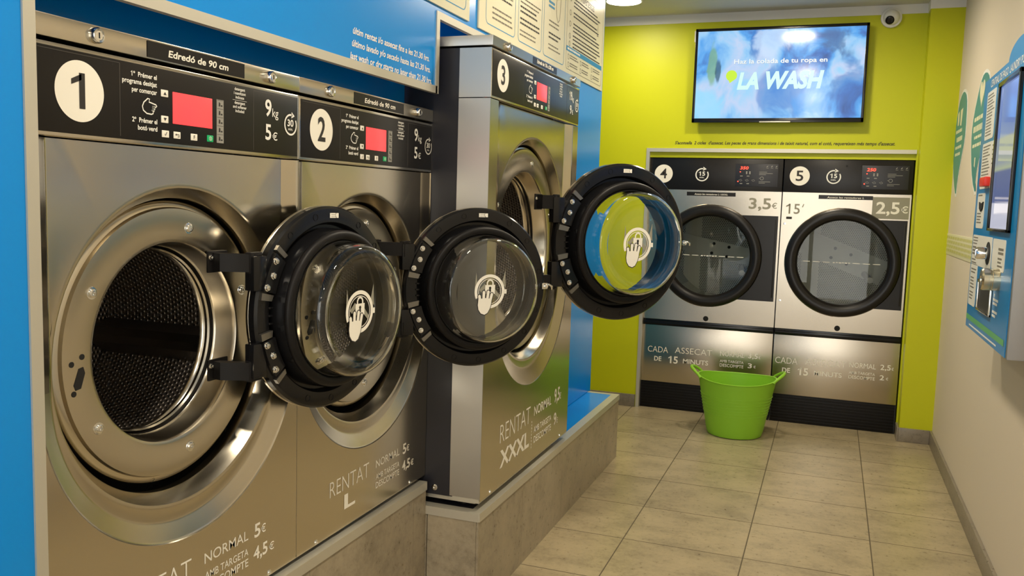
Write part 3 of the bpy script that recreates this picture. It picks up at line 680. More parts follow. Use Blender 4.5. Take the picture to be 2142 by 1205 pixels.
# ------------------------------------------------------------------ tumble dryers
def dryer(num, label, x0, x1, dc, dzc, R, msg, price, pA, tag_text):
    yf = 5.779; M = frame((0, yf, 0), (1, 0, 0)); B = lambda: MB(M)
    T = thing('tumble_dryer', label, 'tumble dryer', ((x0+x1)/2, yf+.35, 0), 'tumble dryers in the lime niche')
    zk, zl0, zb0, zb1, zc0, zt = .182, .184, .572, .612, 1.486, 1.692
    m = B()
    for a, b in ((x0, x0+.004), (x1-.004, x1)): m.box(a, b, .0, zt, -.70, -.004)
    m.box(x0, x1, zt-.003, zt, -.70, -.004); m.box(x0, x1, 0, zt, -.70, -.696)
    m.obj('cabinet', DARK, T)
    m = B(); m.box(x0, x1, 0, zk, -.03, -.006, .002)
    for i in range(9): m.box(x0+.004, x1-.004, .014+.0185*i, .022+.0185*i, -.007, -.0035, .0012)
    m.obj('kick_plate', RUBBER, T)
    m = B(); m.box(x0, x1, zl0, zb0-.001, -.02, 0, .0015); lp = m.obj('lower_panel', STEEL_X, T)
    m = B(); m.box(x0, x1, zb0, zb1, -.02, -.004, .001); m.box(x0, x1, zb0+.006, zb0+.028, -.006, .012, .006); m.obj('grip_rail', PLASTIC, T)
    # front panel with the round port
    t = bmesh.new(); n = 96; ca, cb = dc, dzc; rim = R-.02; zlo, zhi = zb1+.001, zc0-.001; loop = []
    angs = sorted([2*PI*i/n for i in range(n)]+[math.atan2(z-cb, a-ca) % (2*PI) for a in (x0, x1) for z in (zlo, zhi)])
    for q in angs:
        c_, s_ = math.cos(q), math.sin(q)
        k = min([((x1 if c_ > 0 else x0)-ca)/c_ if abs(c_) > 1e-9 else 9, ((zhi if s_ > 0 else zlo)-cb)/s_ if abs(s_) > 1e-9 else 9]); loop.append((t.verts.new((ca+k*c_, cb+k*s_, 0)), t.verts.new((ca+rim*c_, cb+rim*s_, 0)), t.verts.new((ca+rim*c_, cb+rim*s_, -.03)), t.verts.new((ca+k*c_, cb+k*s_, -.02))))
    for i in range(len(loop)):
        A, Bq = loop[i], loop[(i+1) % len(loop)]
        for k in range(2): t.faces.new((A[k], Bq[k], Bq[k+1], A[k+1]))
        t.faces.new((A[0], A[3], Bq[3], Bq[0]))
    bmesh.ops.recalc_face_normals(t, faces=t.faces[:])
    if sum(f.normal.z for f in t.faces) < 0: bmesh.ops.reverse_faces(t, faces=t.faces[:])
    m = B(); m.add(t); fp = m.obj('front_panel', STEEL_X, T)
    m = B(); m.screw(dc, .638, 0, .013, .002); m.obj('drain_plug', GAP, fp)
    m = B(); m.screw(x0+.022, 1.285, 0, .006, .003); m.obj('panel_screw', CHROME, fp); m = B(); m.screw(x0+.022, .79, 0, .006, .003); m.obj('panel_screw', CHROME, fp)
    # black hinge-side panel
    m = B()
    P = [(dc+.305*math.cos(math.radians(q)), dzc+.305*math.sin(math.radians(q))) for q in range(63, -64, -6)]
    P = [(P[0][0], dzc+.274)]+P+[(P[-1][0], dzc-.276), (x1-.012, dzc-.276), (x1-.012, dzc+.274)]
    m.prism(P, .0005, .008); m.box(x1-.028, x1-.020, dzc-.25, dzc+.25, .008, .011, .001)
    m.obj('hinge_cover', BLACK, T)
    m = B(); m.lathe([(R, .001), (R+.001, .016), (R-.006, .030), (R-.022, .038), (R-.050, .038), (R-.064, .030), (R-.072, .012), (R-.076, .002), (R-.060, -.02)], dc, dzc, 96)
    m.mi = 1; m.lathe([(R+.002, .001), (R+.0035, .010), (R+.001, .014)], dc, dzc, 64, a0=math.radians(95), a1=math.radians(265)); m.mi = 0
    dr = m.obj('door', [BLACK, STEEL_POL], T)
    m = B(); m.puck(R-.070, dc, dzc, .001, .005, 80); m.obj('door_window', PANE, dr)
    m = B(); z = dzc+.0; L = R-.09
    for i in range(8):
        a = dc-L*.92+i*L*.235
        if 2 < i < 5: continue
        m.box(a, a+L*.17, z-.0018, z+.0018, .0054, .0058)
    for i in range(6): m.box(dc-.052+i*.018, dc-.040+i*.018, z-.004+(i % 2)*.002, z+.003, .0054, .0058)
    m.obj('fill_line', CREAM, dr)
    drum = drum_mesh(M, dc, dzc, R-.022, -.030, -.62, 'drum', DRYDRUM, T, bandshift=.10 if num == '4' else .22)
    m = B(); q = math.radians(-11 if num == '4' else -21)                       # smooth band with four bolt heads across the back plate
    def rot(a, b): return (dc+a*math.cos(q)-b*math.sin(q), dzc+.012+a*math.sin(q)+b*math.cos(q))
    bw = .060 if num == '4' else .085; m.prism([rot(-.30, -bw), (rot(.30, -bw)), rot(.30, bw), rot(-.30, bw)], -.6195, -.606); m.mi = 1
    for a, b in ((-.055, .035), (.055, .035), (-.055, -.035), (.055, -.035)): p = rot(a, b); m.puck(.011, p[0], p[1], -.606, -.602, 16)
    m.obj('drum_band', [BANDGREY, GAP], drum)
    m = B(); q = math.radians(-38); m.tube([(dc+.20*math.cos(q), dzc+.20*math.sin(q)+.02, -.60), (dc+.235*math.cos(q), dzc+.235*math.sin(q)+.02, -.32)], .020, 12); m.obj('drum_lifter', STEEL_SIDE, drum)
    # control panel
    m = B(); m.box(x0, x1, zc0, zt, -.03, .004, .003); m.mi = 1; m.puck(.0055, pA[4], zc0+.168, .004, .0065, 14); cp = m.obj('control_panel', [BLACK, GAP], T)
    m = B(); m.disc(.060, pA[0], 1.588, .0046, 56); m.mi = 1; m.text(num, pA[0]-.023, 1.558, .062, .0052, pA[0]+.022, .014); m.obj('number_disc', [CREAM, INK], cp, smooth=False)
    m = B(); timer_icon(m, pA[1], 1.585, .043, .0048, '15'); m.obj('timer_icon', WHITE_INK, cp, smooth=False)
    s0, s1 = pA[2], pA[3]
    m = B(); m.box(s0, s1, 1.514, 1.659, .003, .0056, .002); sp = m.obj('display_panel', DARK, cp)
    m = B(); m.text('250' if num == '5' else '350', s0+.028, 1.624, .018, .0062, s0+.080, .012, .15); m.disc(.0036, s0+.030, 1.608, .0062, 12); m.disc(.0040, s0+.018, 1.546, .0062, 12); m.obj('display_digits', LED, sp, smooth=False)
    m = B(); c = .0060
    for i in range(3): m.ribbon([(s0+.192+i*.028, 1.640), (s0+.200+i*.028, 1.648)], .004, c); m.box(s0+.190+i*.028, s0+.204+i*.028, 1.633, 1.635, c-.0003, c)
    for i, (l0, l1) in enumerate(((.148, .196), (.148, .232), (.148, .190))): m.box(s0+l0, s0+l1, 1.607-i*.0085, 1.6095-i*.0085, c-.0003, c)
    m.ring(.009, .0115, s0+.166, 1.568, c, 20); m.box(s0+.148, s0+.157, 1.567, 1.570, c-.0003, c)
    for i, (l0, l1) in enumerate(((.148, .218), (.148, .186))): m.box(s0+l0, s0+l1, 1.545-i*.0085, 1.5475-i*.0085, c-.0003, c)
    for a in (.030, .072):
        for z in (1.5785, 1.5305): m.box(s0+a, s0+a+.016, z, z+.005, c-.0003, c)
    for a in (.022, .062, .102): m.ribbon([(s0+a, 1.555), (s0+a+.014, 1.560), (s0+a+.022, 1.552), (s0+a+.010, 1.548)], .002, c, True)
    for a in (.066, .086): m.box(s0+a, s0+a+.008, 1.594, 1.612, c-.0003, c)
    m.obj('panel_lettering', TAG_GREY, sp, smooth=False)
    m = B(); t0, t1 = pA[5]; m.flat([(t0, 1.4475), (t1, 1.4475), (t1, 1.4725), (t0, 1.4725)], .0010); m.mi = 1; m.text(tag_text, t0+.05, 1.4535, .0105, .0016, t1-.05, .01, .15); m.obj('size_tag', [BLACK, CREAM], fp, smooth=False)
    # lettering
    m = Letters(M); c = .0008
    pa = pA[6]
    if num == '5':
        m.mi = 1; m.flat([(.224, 1.335), (x1-.008, 1.335), (x1-.008, 1.4675), (.224, 1.4675)], .0006); m.mi = 0
        m.text('2,5', .247, 1.368, .068, .0012, .380, .022); m.text('€', .388, 1.374, .038, .0012, .427, .012)
        m.mi = 1; m.text('15', -.282, 1.350, .061, c, -.198, .012); m.ribbon([(-.184, 1.392), (-.176, 1.412)], .006, c); m.mi = 2; m.flat([(-.278, 1.315), (-.243, 1.315), (-.243, 1.330), (-.278, 1.330)], c)
    else:
        m.mi = 1; m.text('3,5', -.513, 1.374, .066, c, -.375, .022); m.text('€', -.370, 1.378, .034, c, -.338, .010)
        m.text('15', x0+.075, 1.350, .061, c, x0+.160, .012); m.mi = 2; m.flat([(x0+.080, 1.315), (x0+.115, 1.315), (x0+.115, 1.330), (x0+.080, 1.330)], c)
    m.obj('price_lettering', [CREAM, ETCH, INK], fp)
    m = Letters(M); o = pa
    m.text('CADA', o, .385, .040, c, o+.137, -.010); m.text('ASSECAT', o+.184, .390, .040, c, o+.430, -.010)
    m.text('DE', o+.046, .327, .030, c, o+.095, .016); m.text('15', o+.142, .319, .046, c, o+.206, .022); m.text('MINUTS', o+.241, .325, .030, c, o+.408, .012)
    n0 = pA[7]
    m.text('NORMAL', n0, .398, .031, c, n0+.155, .0); m.text(price[0], n0+.180, .399, .032, c, n0+.240, .012); m.text('€', n0+.244, .399, .017, c, n0+.257, .008)
    m.text('AMB TARGETA', n0, .3565, .017, c, n0+.152, .004); m.text('DESCOMPTE', n0, .3270, .020, c, n0+.153, .004)
    m.text(price[1], n0+.180, .334, .030, c, n0+.180+(.026 if len(price[1]) == 1 else .060), .012); m.text('€', n0+.216 if len(price[1]) == 1 else n0+.244, .336, .015, c, (n0+.230 if len(price[1]) == 1 else n0+.257), .008)
    m.obj('cycle_lettering', CREAM, lp)
    return T
dryer('4', 'steel tumble dryer numbered 4 standing behind the green tub', -1.165, -.3135, -.748, 1.056, .336, '', ('3,5', '3'), (-1.072, -.820, -.607, -.342, -.735, (-.913, -.599), -1.124, -.641), 'Asseca les rentadores L i XXXL')
dryer('5', 'steel tumble dryer numbered 5 beside the lime pillar', -.3070, .4415, .070, 1.053, .340, '', ('2,5', '2'), (-.2115, -.010, .151, .419, .063, (-.091, .225), -.291, .157), 'Asseca les rentadores L')

# ------------------------------------------------------------------ green tub
def tub():
    cx, cy = -.485, 5.345
    T = thing('laundry_tub', 'lime green flexible laundry tub with two handles on the floor', 'tub', (cx, cy, 0))
    n = 96; bm = bmesh.new()
    def rim_z(q): return .334+.020*(.5+.5*math.cos(2*q))**1.5
    def rad(f, q): return .164+.058*f**.9+(.010*f*f*math.cos(2*q))
    rows = []
    prof = [(0, .0, 1), (.02, .0, .6)]
    F = [i/16 for i in range(17)]
    out = [[((.985 if f == 0 else 1)*rad(f, 2*PI*i/n)*math.cos(2*PI*i/n), (.985 if f == 0 else 1)*rad(f, 2*PI*i/n)*math.sin(2*PI*i/n), .004+f*(rim_z(2*PI*i/n)-.004)) for i in range(n)] for f in F]
    lip = [[((rad(1, 2*PI*i/n)+d)*math.cos(2*PI*i/n), (rad(1, 2*PI*i/n)+d)*math.sin(2*PI*i/n), rim_z(2*PI*i/n)+h) for i in range(n)] for d, h in ((.004, 0), (.0045, .004), (.001, .006), (-.005, .004), (-.006, 0))]
    inn = [[((rad(f, 2*PI*i/n)-.005)*math.cos(2*PI*i/n), (rad(f, 2*PI*i/n)-.005)*math.sin(2*PI*i/n), max(.010, .004+f*(rim_z(2*PI*i/n)-.004))) for i in range(n)] for f in F[::-1]]
    bot = [[(.146*math.cos(2*PI*i/n), .146*math.sin(2*PI*i/n), 0) for i in range(n)]]
    allr = bot+out+lip+inn
    V = [[bm.verts.new(p) for p in r] for r in allr]
    for A, Bq in zip(V, V[1:]):
        for i in range(n): j = (i+1) % n; bm.faces.new((A[i], A[j], Bq[j], Bq[i]))
    bm.faces.new(V[0][::-1]); bm.faces.new(V[-1])
    for k in range(7):                                # moulded ripples
        z = .14+.018*k; f = (z-.004)/.334
        rr = [[bm.verts.new(((rad(f, 2*PI*i/n)+d)*math.cos(2*PI*i/n), (rad(f, 2*PI*i/n)+d)*math.sin(2*PI*i/n), z+h)) for i in range(n)] for d, h in ((-.001, -.003), (.0014, 0), (-.001, .003))]
        for A, Bq in zip(rr, rr[1:]):
            for i in range(n): j = (i+1) % n; bm.faces.new((A[i], A[j], Bq[j], Bq[i]))
    bmesh.ops.recalc_face_normals(bm, faces=bm.faces[:])
    bm.transform(Matrix.Translation((cx, cy, 0)) @ Matrix.Rotation(math.radians(4), 4, 'Z'))
    m = MB(); m.bm.free(); m.bm = bm; m.obj('body', LIMEGREEN, T, sharp=50)
    for s in (1, -1):
        m = MB(Matrix.Translation((cx, cy, 0)) @ Matrix.Rotation(math.radians(4), 4, 'Z')); P = []
        for i in range(15):
            u = -1+2*i/14; q = u*.42; lift = (1-u*u)
            r = rad(1, q)+.003+.040*lift; P.append((s*r*math.cos(q), s*r*math.sin(q), rim_z(q)+.046*lift**.8-.004))
        m.tube(P, [.009-.001*math.cos(i) for i in range(15)], 10); m.obj('handle', LIMEGREEN, T)
tub()

# ------------------------------------------------------------------ television
def screen_material():
    m = mat('screen_picture', (0, 0, 0, 1), .12, spec=.5); n = N(m); v = n.coord('Object')
    w1 = n.noise(v, 2.2, 2, .5, 'Color'); mp = n.new('ShaderNodeMix', data_type='RGBA'); mp.inputs[0].default_value = .30; n.t.links.new(v, mp.inputs[6]); n.t.links.new(w1, mp.inputs[7])
    a = n.noise(mp.outputs[2], 4.2, 5, .55); b = n.noise(mp.outputs[2], 11, 3, .5)
    f = n.math('ADD', n.math('MULTIPLY', a, .75), n.math('MULTIPLY', b, .25)); o = n.xyz(v)
    f = n.math('ADD', f, n.math('MULTIPLY', o[0], -.13))
    col = n.ramp(f, [(.30, srgb(72, 92, 140)), (.37, srgb(78, 120, 190)), (.43, srgb(95, 165, 232)), (.50, srgb(150, 200, 240)), (.58, srgb(190, 208, 238)), (.68, srgb(140, 208, 244))])
    def blob(x, z, rx, rz, soft=.5):              # soft irregular patch of the picture
        dx = n.math('DIVIDE', n.math('SUBTRACT', o[0], x), rx); dz = n.math('DIVIDE', n.math('SUBTRACT', o[2], z), rz)
        d = n.math('SQRT', n.math('ADD', n.math('MULTIPLY', dx, dx), n.math('MULTIPLY', dz, dz)))
        d = n.math('ADD', d, n.math('MULTIPLY', n.math('SUBTRACT', b, .5), 2.6))
        q = n.new('ShaderNodeMapRange', interpolation_type='SMOOTHSTEP'); n.put(q.inputs[0], d); q.inputs[1].default_value = 1.0; q.inputs[2].default_value = 1.0-soft; return q.outputs[0]
    for x, z, rx, rz, c_, k in ((.05, -.12, .20, .16, (80, 125, 200), .6), (.30, .20, .13, .10, (92, 118, 160), .75), (.42, -.05, .12, .12, (86, 124, 190), .6), (-.14, .20, .04, .12, (52, 112, 190), .7), (-.40, .10, .028, .20, (128, 172, 110), .7), (-.36, .03, .018, .07, (60, 90, 110), .8), (-.05, .22, .12, .12, (200, 222, 248), .7), (.18, -.17, .10, .10, (70, 160, 235), .6), (-.42, -.18, .16, .14, (150, 215, 246), .8)):
        col = n.mix(n.math('MULTIPLY', blob(x, z, rx, rz), k), col, srgb(*c_))
    n.t.links.new(col, n.p.inputs['Emission Color']); n.p.inputs['Emission Strength'].default_value = .95
    return m
T = thing('television', 'wide television on the lime wall showing blue water', 'television', (-.378, 5.70, 2.20))
M = frame((0, 5.672, 0), (1, 0, 0))
m = MB(M); a0, a1, b0, b1 = -.889, .1364, 1.9129, 2.4985
m.box(a0, a1, b0, b1, -.045, -.001, .004)
for q in ((a0, a0+.016, b0, b1), (a1-.016, a1, b0, b1), (a0, a1, b1-.018, b1), (a0, a1, b0, b0+.026)): m.box(*q, -.004, .003, .0015)
m.obj('frame', PLASTIC, T)
m = MB(M); m.box(a0+.015, a1-.015, b0+.025, b1-.017, -.003, -.0002); scr = m.obj('screen', screen_material(), T)
TXT = mat('screen_white', (0, 0, 0, 1), .3, emit=srgb(236, 243, 240), strength=.95); TXL = mat('screen_mint', (0, 0, 0, 1), .3, emit=srgb(205, 246, 236), strength=.95); TXD = mat('screen_lime', (0, 0, 0, 1), .3, emit=srgb(196, 232, 60), strength=.95); TXS = mat('screen_shade', (0, 0, 0, 1), .3, emit=srgb(110, 140, 180), strength=.9)
m = MB(M); m.mi = 3; m.text('Haz la colada de tu ropa en', -.640, 2.274, .027, .0002, -.088, .006); m.mi = 0; m.text('Haz la colada de tu ropa en', -.642, 2.276, .027, .0005, -.090, .014)
m.mi = 1; m.text('LA', -.617, 2.122, .094, .0006, -.484, .045, .22); m.text('WASH', -.446, 2.123, .096, .0006, -.103, .045, .22)
m.mi = 2; m.flat([(-.654+.034*math.cos(q), 2.203+.034*math.sin(q)) for q in [math.radians(-35+8*i) for i in range(36)]]+[(-.664, 2.157)], .0006)
m.obj('screen_lettering', [TXT, TXL, TXD, TXS], scr, smooth=False)
m = MB(M); m.text('PHILIPS', -.43, b0+.008, .008, .0036, -.38); m.obj('maker_badge', TAG_GREY, T, smooth=False) if False else m.bm.free()
m = MB(M); m.box(a0+.42, a1-.42, b0-.001, b0+.006, .002, .005, .001); m.obj('sensor_bar', ALU, T)
m = MB(M); m.box(a0+.3, a1-.3, 2.05, 2.35, -.078, -.045); m.obj('wall_mount', DARK, T)
m = MB(M); m.box(-.903, -.885, 2.425, 2.495, -.0795, -.035, .003); tag(own_origin(m.obj('cable_cover', WHITE_INK), (-.894, 5.73, 2.46)), 'small white cable cover peeking out beside the television', 'cable cover')

# ------------------------------------------------------------------ security camera
T = thing('security_camera', 'small white dome security camera high on the lime wall', 'camera', (.25, 5.74, 2.535))
M = frame((.254, YB-.004, 2.533), (1, 0, 0)); m = MB(M)
m.lathe([(.058, .0), (.060, .012), (.058, .022), (.052, .026), (0, .026)], 0, 0, 40); m.obj('mounting_base', BAND, T)
m = MB(M); m.lathe([(.046*math.cos(q), .026+.044*math.sin(q)) for q in [PI/2*i/10 for i in range(11)]], 0, 0, 36); dm = m.obj('dome', BAND, T)
m = MB(M @ Matrix.Translation((-.010, -.020, .056)) @ Matrix.Rotation(.42, 4, 'X')); m.lathe([(.024, -.006), (.025, .008), (.021, .012), (.019, .009), (0, .013)], 0, 0, 28); m.obj('lens', PLASTIC, dm)

# ------------------------------------------------------------------ lettering on the walls
m = MB(frame((0, YB, 0), (1, 0, 0)))
m.text('S\'aconsella  2 cicles  d\'assecat. Les peces de grans dimensions i de teixit natural, com el cotó, requereixen més temps d\'assecat.', -1.003, 1.7800, .0195, .0008, .326, .02, .25)
tag(own_origin(m.obj('wall_lettering', INK, smooth=False), (-.34, YB, 1.78)), 'line of dark italic lettering on the lime wall above the dryers', 'lettering')
m = MB(frame((XL, 0, 0), (0, 1, 0)))
for st, l, r, z in (('últim rentat i/o assecat fins a les 21.30 hrs.', 2.006, 2.460, 1.7955), ('último lavado y/o secado hasta las 21.30 hrs.', 2.002, 2.468, 1.7630), ('last wash or dry starts no later than 21.30 hrs.', 1.994, 2.480, 1.7300)): m.text(st, l, z, .0165, .0008, r, .022, .16)
tag(own_origin(m.obj('notice_lettering', WHITE_INK, smooth=False), (XL, 2.24, 1.76)), 'three lines of white lettering on the blue panel above washer 2', 'lettering')

# ------------------------------------------------------------------ posters on the blue wall
M = frame((XL, 0, 0), (0, 1, 0))
def rr_pts(a0, a1, b0, b1, r, n=6):
    P = []
    for cx, cy, q0 in ((a1-r, b1-r, 0), (a0+r, b1-r, 90), (a0+r, b0+r, 180), (a1-r, b0+r, 270)): P += [(cx+r*math.cos(math.radians(q0+90*i/n)), cy+r*math.sin(math.radians(q0+90*i/n))) for i in range(n+1)]
    return P
def lines(m, a0, a1, z, n, h, gap, jag=.25):
    for i in range(n):
        b = z-i*gap; e = a1-(a1-a0)*jag*random.random()
        x = a0
        while x < e-.004:
            w_ = min(random.uniform(.010, .032), e-x); m.box(x, x+w_, b, b+h, .0077, .0080); x += w_+.0045
def poster(label, y0, y1, z0, z1, cells):
    T = thing('instruction_poster', label, 'poster', (XL, (y0+y1)/2, z0))
    m = MB(M); m.box(y0, y1, z0, z1, .0005, .007, .001); m.obj('board', PAPER, T)
    m = MB(M); mi_cols = [INK, GREY_INK, BLUE_INK, WHITE_INK]
    for a0, a1, b0, b1, kind in cells:
        m.mi = 2 if kind != 'w' else 1; m.ribbon(rr_pts(a0, a1, b0, b1, .022), .0032 if kind != 'w' else .0022, .0076, True)
        if kind == 'a':
            m.mi = 0; m.text('1. CLOSE the door tight and', a0+.06, 2.128, .0085, .0077, a1-.03, .004); lines(m, a0+.06, a1-.03, 2.110, 1, .006, .022); m.text('1. CLOSE the door tight', a0+.06, 2.100, .0085, .0077, a1-.10, .004) if False else None
            m.mi = 1; lines(m, a0+.06, a1-.02, 2.063, 3, .0055, .018)
        elif kind == 'b':
            m.mi = 1; lines(m, a0+.02, a1-.02, 2.165, 2, .005, .016); m.mi = 0; lines(m, a0+.02, a1-.01, 2.130, 2, .0065, .018); lines(m, a0+.02, a1-.01, 2.085, 2, .0065, .018); m.mi = 1; lines(m, a0+.02, a1-.02, 2.040, 2, .005, .016)
        elif kind == 'c':
            m.mi = 2; m.box(a0+.06, a0+.14, 2.225, 2.235, .0075, .0079); m.box(a0+.06, a0+.14, 2.208, 2.217, .0075, .0079); m.mi = 1
            m.ribbon([(a0+.17, 2.28), (a0+.165, 2.22), (a0+.175, 2.185), (a0+.195, 2.165), (a0+.215, 2.18), (a0+.225, 2.22), (a0+.228, 2.28)], .004, .0077)
            lines(m, a0+.07, a1-.06, 2.150, 2, .0055, .018); m.mi = 0; lines(m, a0+.07, a1-.05, 2.098, 2, .0065, .018); m.mi = 1; lines(m, a0+.07, a1-.05, 2.050, 2, .005, .016)
        elif kind == 'w':
            m.mi = 0; m.text('Advertencias', a0+.215, 2.333, .042, .0077, a0+.455, -.006)
            m.ribbon([(a1-.10, 2.305), (a1-.10, 2.23)], .003, .0077); m.ribbon([(a1-.115, 2.232), (a1-.085, 2.232)], .003, .0077)
            for i, (z, k) in enumerate(((2.318, 3), (2.255, 2), (2.205, 3), (2.150, 2), (2.115, 2))):
                m.mi = 1; m.ring(.010, .013, a0+.05, z-.006, .0077, 16); m.mi = 0; lines(m, a0+.10, a1-.04, z, k, .0058, .0165, .18)
            m.mi = 2; m.flat([(a0+.003, 2.072), (a1-.003, 2.072), (a1-.003, 2.094), (a0+.003, 2.094)], .0076); m.mi = 3; lines(m, a0+.02, a0+.24, 2.079, 1, .009, .02, .05)
            m.mi = 1
            for i in range(3):
                for j in range(2):
                    x = a0+.03+i*.205; z = 2.055-j*.036; m.ribbon(rr_pts(x, x+.02, z-.018, z+.004, .004, 3), .0022, .0077, True); lines(m, x+.035, x+.175, z, 2, .0045, .011)
    m.obj('print', mi_cols, T, smooth=False)
poster('pale instruction board cut off by the top edge above washer 2', 1.90, 2.7490, 1.974, 2.52, [(1.93, 2.305, 2.002, 2.48, 'b'), (2.335, 2.715, 2.002, 2.48, 'b')])
poster('large pale instruction board with warnings column above washer 3', 2.8310, 4.5380, 1.9700, 2.52, [(2.894, 3.190, 2.000, 2.49, 'a'), (3.226, 3.510, 1.998, 2.49, 'b'), (3.537, 3.834, 1.996, 2.49, 'c'), (3.868, 4.508, 1.991, 2.395, 'w')])

# ------------------------------------------------------------------ payment terminal on the right wall
xm = .5173
M = frame((xm, 0, 0), (0, -1, 0)); A = lambda y: -y            # local a = -y
T = thing('payment_terminal', 'blue and steel payment terminal with a screen on the off-white wall', 'payment terminal', (XR-.06, 3.36, .94))
TEAL = mat('terminal_blue', srgb(0, 128, 190), .3); TEAL2 = mat('decal_teal', srgb(44, 138, 146), .35); TEAL3 = mat('decal_pale_teal', srgb(90, 165, 180), .4); STRIPE = mat('decal_green', srgb(96, 176, 110), .4); RED = mat('red_button', srgb(225, 50, 40), .35)
LABEL = mat('label_white', srgb(228, 226, 215), .45); SCREEN = mat('touch_screen_reflection', (.03, .04, .06, 1), .05, spec=.6)
n_ = N(SCREEN); o_ = n_.xyz(n_.coord()); f_ = n_.math('MULTIPLY_ADD', n_.math('SUBTRACT', o_[2], .38), 2.0, .0)  # screen taken as on; glowing bands stand in for mirrored street and room
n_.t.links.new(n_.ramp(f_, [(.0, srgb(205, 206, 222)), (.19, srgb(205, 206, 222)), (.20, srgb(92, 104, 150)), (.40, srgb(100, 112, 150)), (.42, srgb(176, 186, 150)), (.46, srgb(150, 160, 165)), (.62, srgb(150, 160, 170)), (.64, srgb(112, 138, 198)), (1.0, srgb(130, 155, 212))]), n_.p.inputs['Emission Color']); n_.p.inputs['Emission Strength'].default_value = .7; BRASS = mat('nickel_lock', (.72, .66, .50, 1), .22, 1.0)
m = MB(M); y1, y0, z0, z1 = 3.782, 2.940, .940, 1.884
m.box(A(y1), A(y0), z0, z1, -.120, -.002, .004); m.obj('housing', HOUSING, T)
m = MB(M); dome = [(A(3.677), 1.884), (A(y1), 1.884), (A(y1), z0), (A(y0+.02), z0), (A(y0+.012), 1.353), (A(y0+.012), 1.884)]
arc = [(A(3.314-.16*1.15+.16*1.15*math.cos(q)), 1.884+.052*math.sin(q)) for q in [PI*i/16 for i in range(17)]]
P = [(A(y1-.004), z0+.004), (A(y0+.02), z0+.004), (A(y0+.012), 1.880)]+arc[::-1]+[(A(y1-.004), 1.880)]
m.prism(P, -.0015, .001); fc = m.obj('face_plate', TEAL, T)
m = MB(M); s0, s1, sz0, sz1 = 3.408, 3.030, 1.322, 1.826
for q in ((A(s0), A(s0)+.016, sz0, sz1), (A(s1)-.016, A(s1), sz0, sz1), (A(s0), A(s1), sz1-.016, sz1), (A(s0), A(s1), sz0, sz0+.010)): m.box(*q, .0, .012, .002)
fr = m.obj('screen_frame', PLASTIC, T)
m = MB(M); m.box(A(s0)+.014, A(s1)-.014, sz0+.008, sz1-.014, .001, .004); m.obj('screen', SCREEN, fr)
for ya_, yb_, za, zb_ in ((3.690, 3.505, 1.652, 1.828), (3.708, 3.500, 1.472, 1.640), (3.725, 3.560, 1.326, 1.456), (3.757, 3.330, 1.188, 1.300), (3.757, 3.600, 1.032, 1.190), (3.312, 3.082, 1.195, 1.298), (3.495, 3.425, 1.472, 1.640)):
    m = MB(M); m.prism(rr_pts(A(ya_), A(yb_), za, zb_, .012), .001, .0022); m.obj('instruction_label', LABEL, fc, smooth=False)
m = MB(M)
def tl(ya_, yb_, z, n, gap, h=.005):
    for i in range(n): m.box(A(ya_), A(yb_ + random.uniform(0, .35)*(ya_-yb_)), z-i*gap, z-i*gap+h, .0022, .0026)
tl(3.675, 3.52, 1.812, 14, .0112, .0042); tl(3.69, 3.52, 1.625, 12, .0115, .0042); tl(3.485, 3.44, 1.62, 5, .016); tl(3.71, 3.60, 1.446, 1, .01); tl(3.71, 3.60, 1.378, 4, .011); tl(3.745, 3.63, 1.288, 3, .011, .004); tl(3.745, 3.63, 1.25, 3, .012, .007); tl(3.745, 3.63, 1.205, 2, .012)
tl(3.74, 3.62, 1.168, 2, .012); tl(3.74, 3.63, 1.135, 4, .012); tl(3.74, 3.64, 1.08, 3, .012); tl(3.20, 3.10, 1.262, 2, .013, .008); tl(3.20, 3.11, 1.232, 3, .012, .006)
m.obj('label_print', GREY_INK, fc, smooth=False)
m = Letters(M)
m.text('CENTRAL DE PAGO  LAUNDRY POINT', A(3.640), 1.842, .026, .0016, A(2.98), .01)
for i, (za, w_) in enumerate(((1.095, .09), (1.082, .075), (1.055, .085), (1.042, .06))): m.box(A(3.225), A(3.225)+w_, za, za+.008, .0013, .0018)
m.box(A(3.69), A(3.11), .956, .961, .0013, .0018); m.flat([(A(3.215), 1.118), (A(3.195), 1.118), (A(3.205), 1.105)], .0016)
m.mi = 1; m.flat([(A(3.775), .974), (A(2.985), .974), (A(2.985), .994), (A(3.775), .994)], .0016)
m.mi = 2; m.flat(rr_pts(A(3.475), A(3.420), 1.725, 1.820, .026), .0015); m.mi = 0; lines_ = [m.box(A(3.465), A(3.43), z, z+.006, .0016, .0020) for z in (1.79, 1.772, 1.754)]
m.obj('face_print', [WHITE_INK, STRIPE, TEAL3], fc)
m = MB(M); m.box(A(3.585), A(3.475), 1.478, 1.512, .002, .022, .005); m.obj('card_slot_button', RED, T)
m = MB(M); m.prism([(A(3.665), 1.424), (A(3.62), 1.416), (A(3.575), 1.424), (A(3.585), 1.400), (A(3.62), 1.388), (A(3.655), 1.400)], .002, .006); m.obj('coin_slot', GAP, T)
m = MB(M); m.lathe([(.040, .0022), (.040, .004), (0, .004)], A(3.395), 1.243, 30, sx=1.15); m.mi = 1; m.lathe([(.021, .004), (.021, .034), (.018, .040), (.008, .040), (.007, .035), (0, .035)], A(3.40), 1.243, 28); m.box(A(3.40)-.003, A(3.40)+.003, 1.230, 1.256, .034, .042, .001); m.obj('return_knob', [GAP, CHROME], T)
m = MB(M); m.lathe([(.036, .001), (.036, .022), (.034, .024), (.034, .027), (.036, .029), (.036, .048), (.032, .053), (.012, .053), (.011, .049), (0, .049)], A(3.155), 1.168, 32); m.obj('key_lock', BRASS, T)
m = MB(M); m.box(A(3.520), A(3.245), 1.034, 1.146, .001, .003)
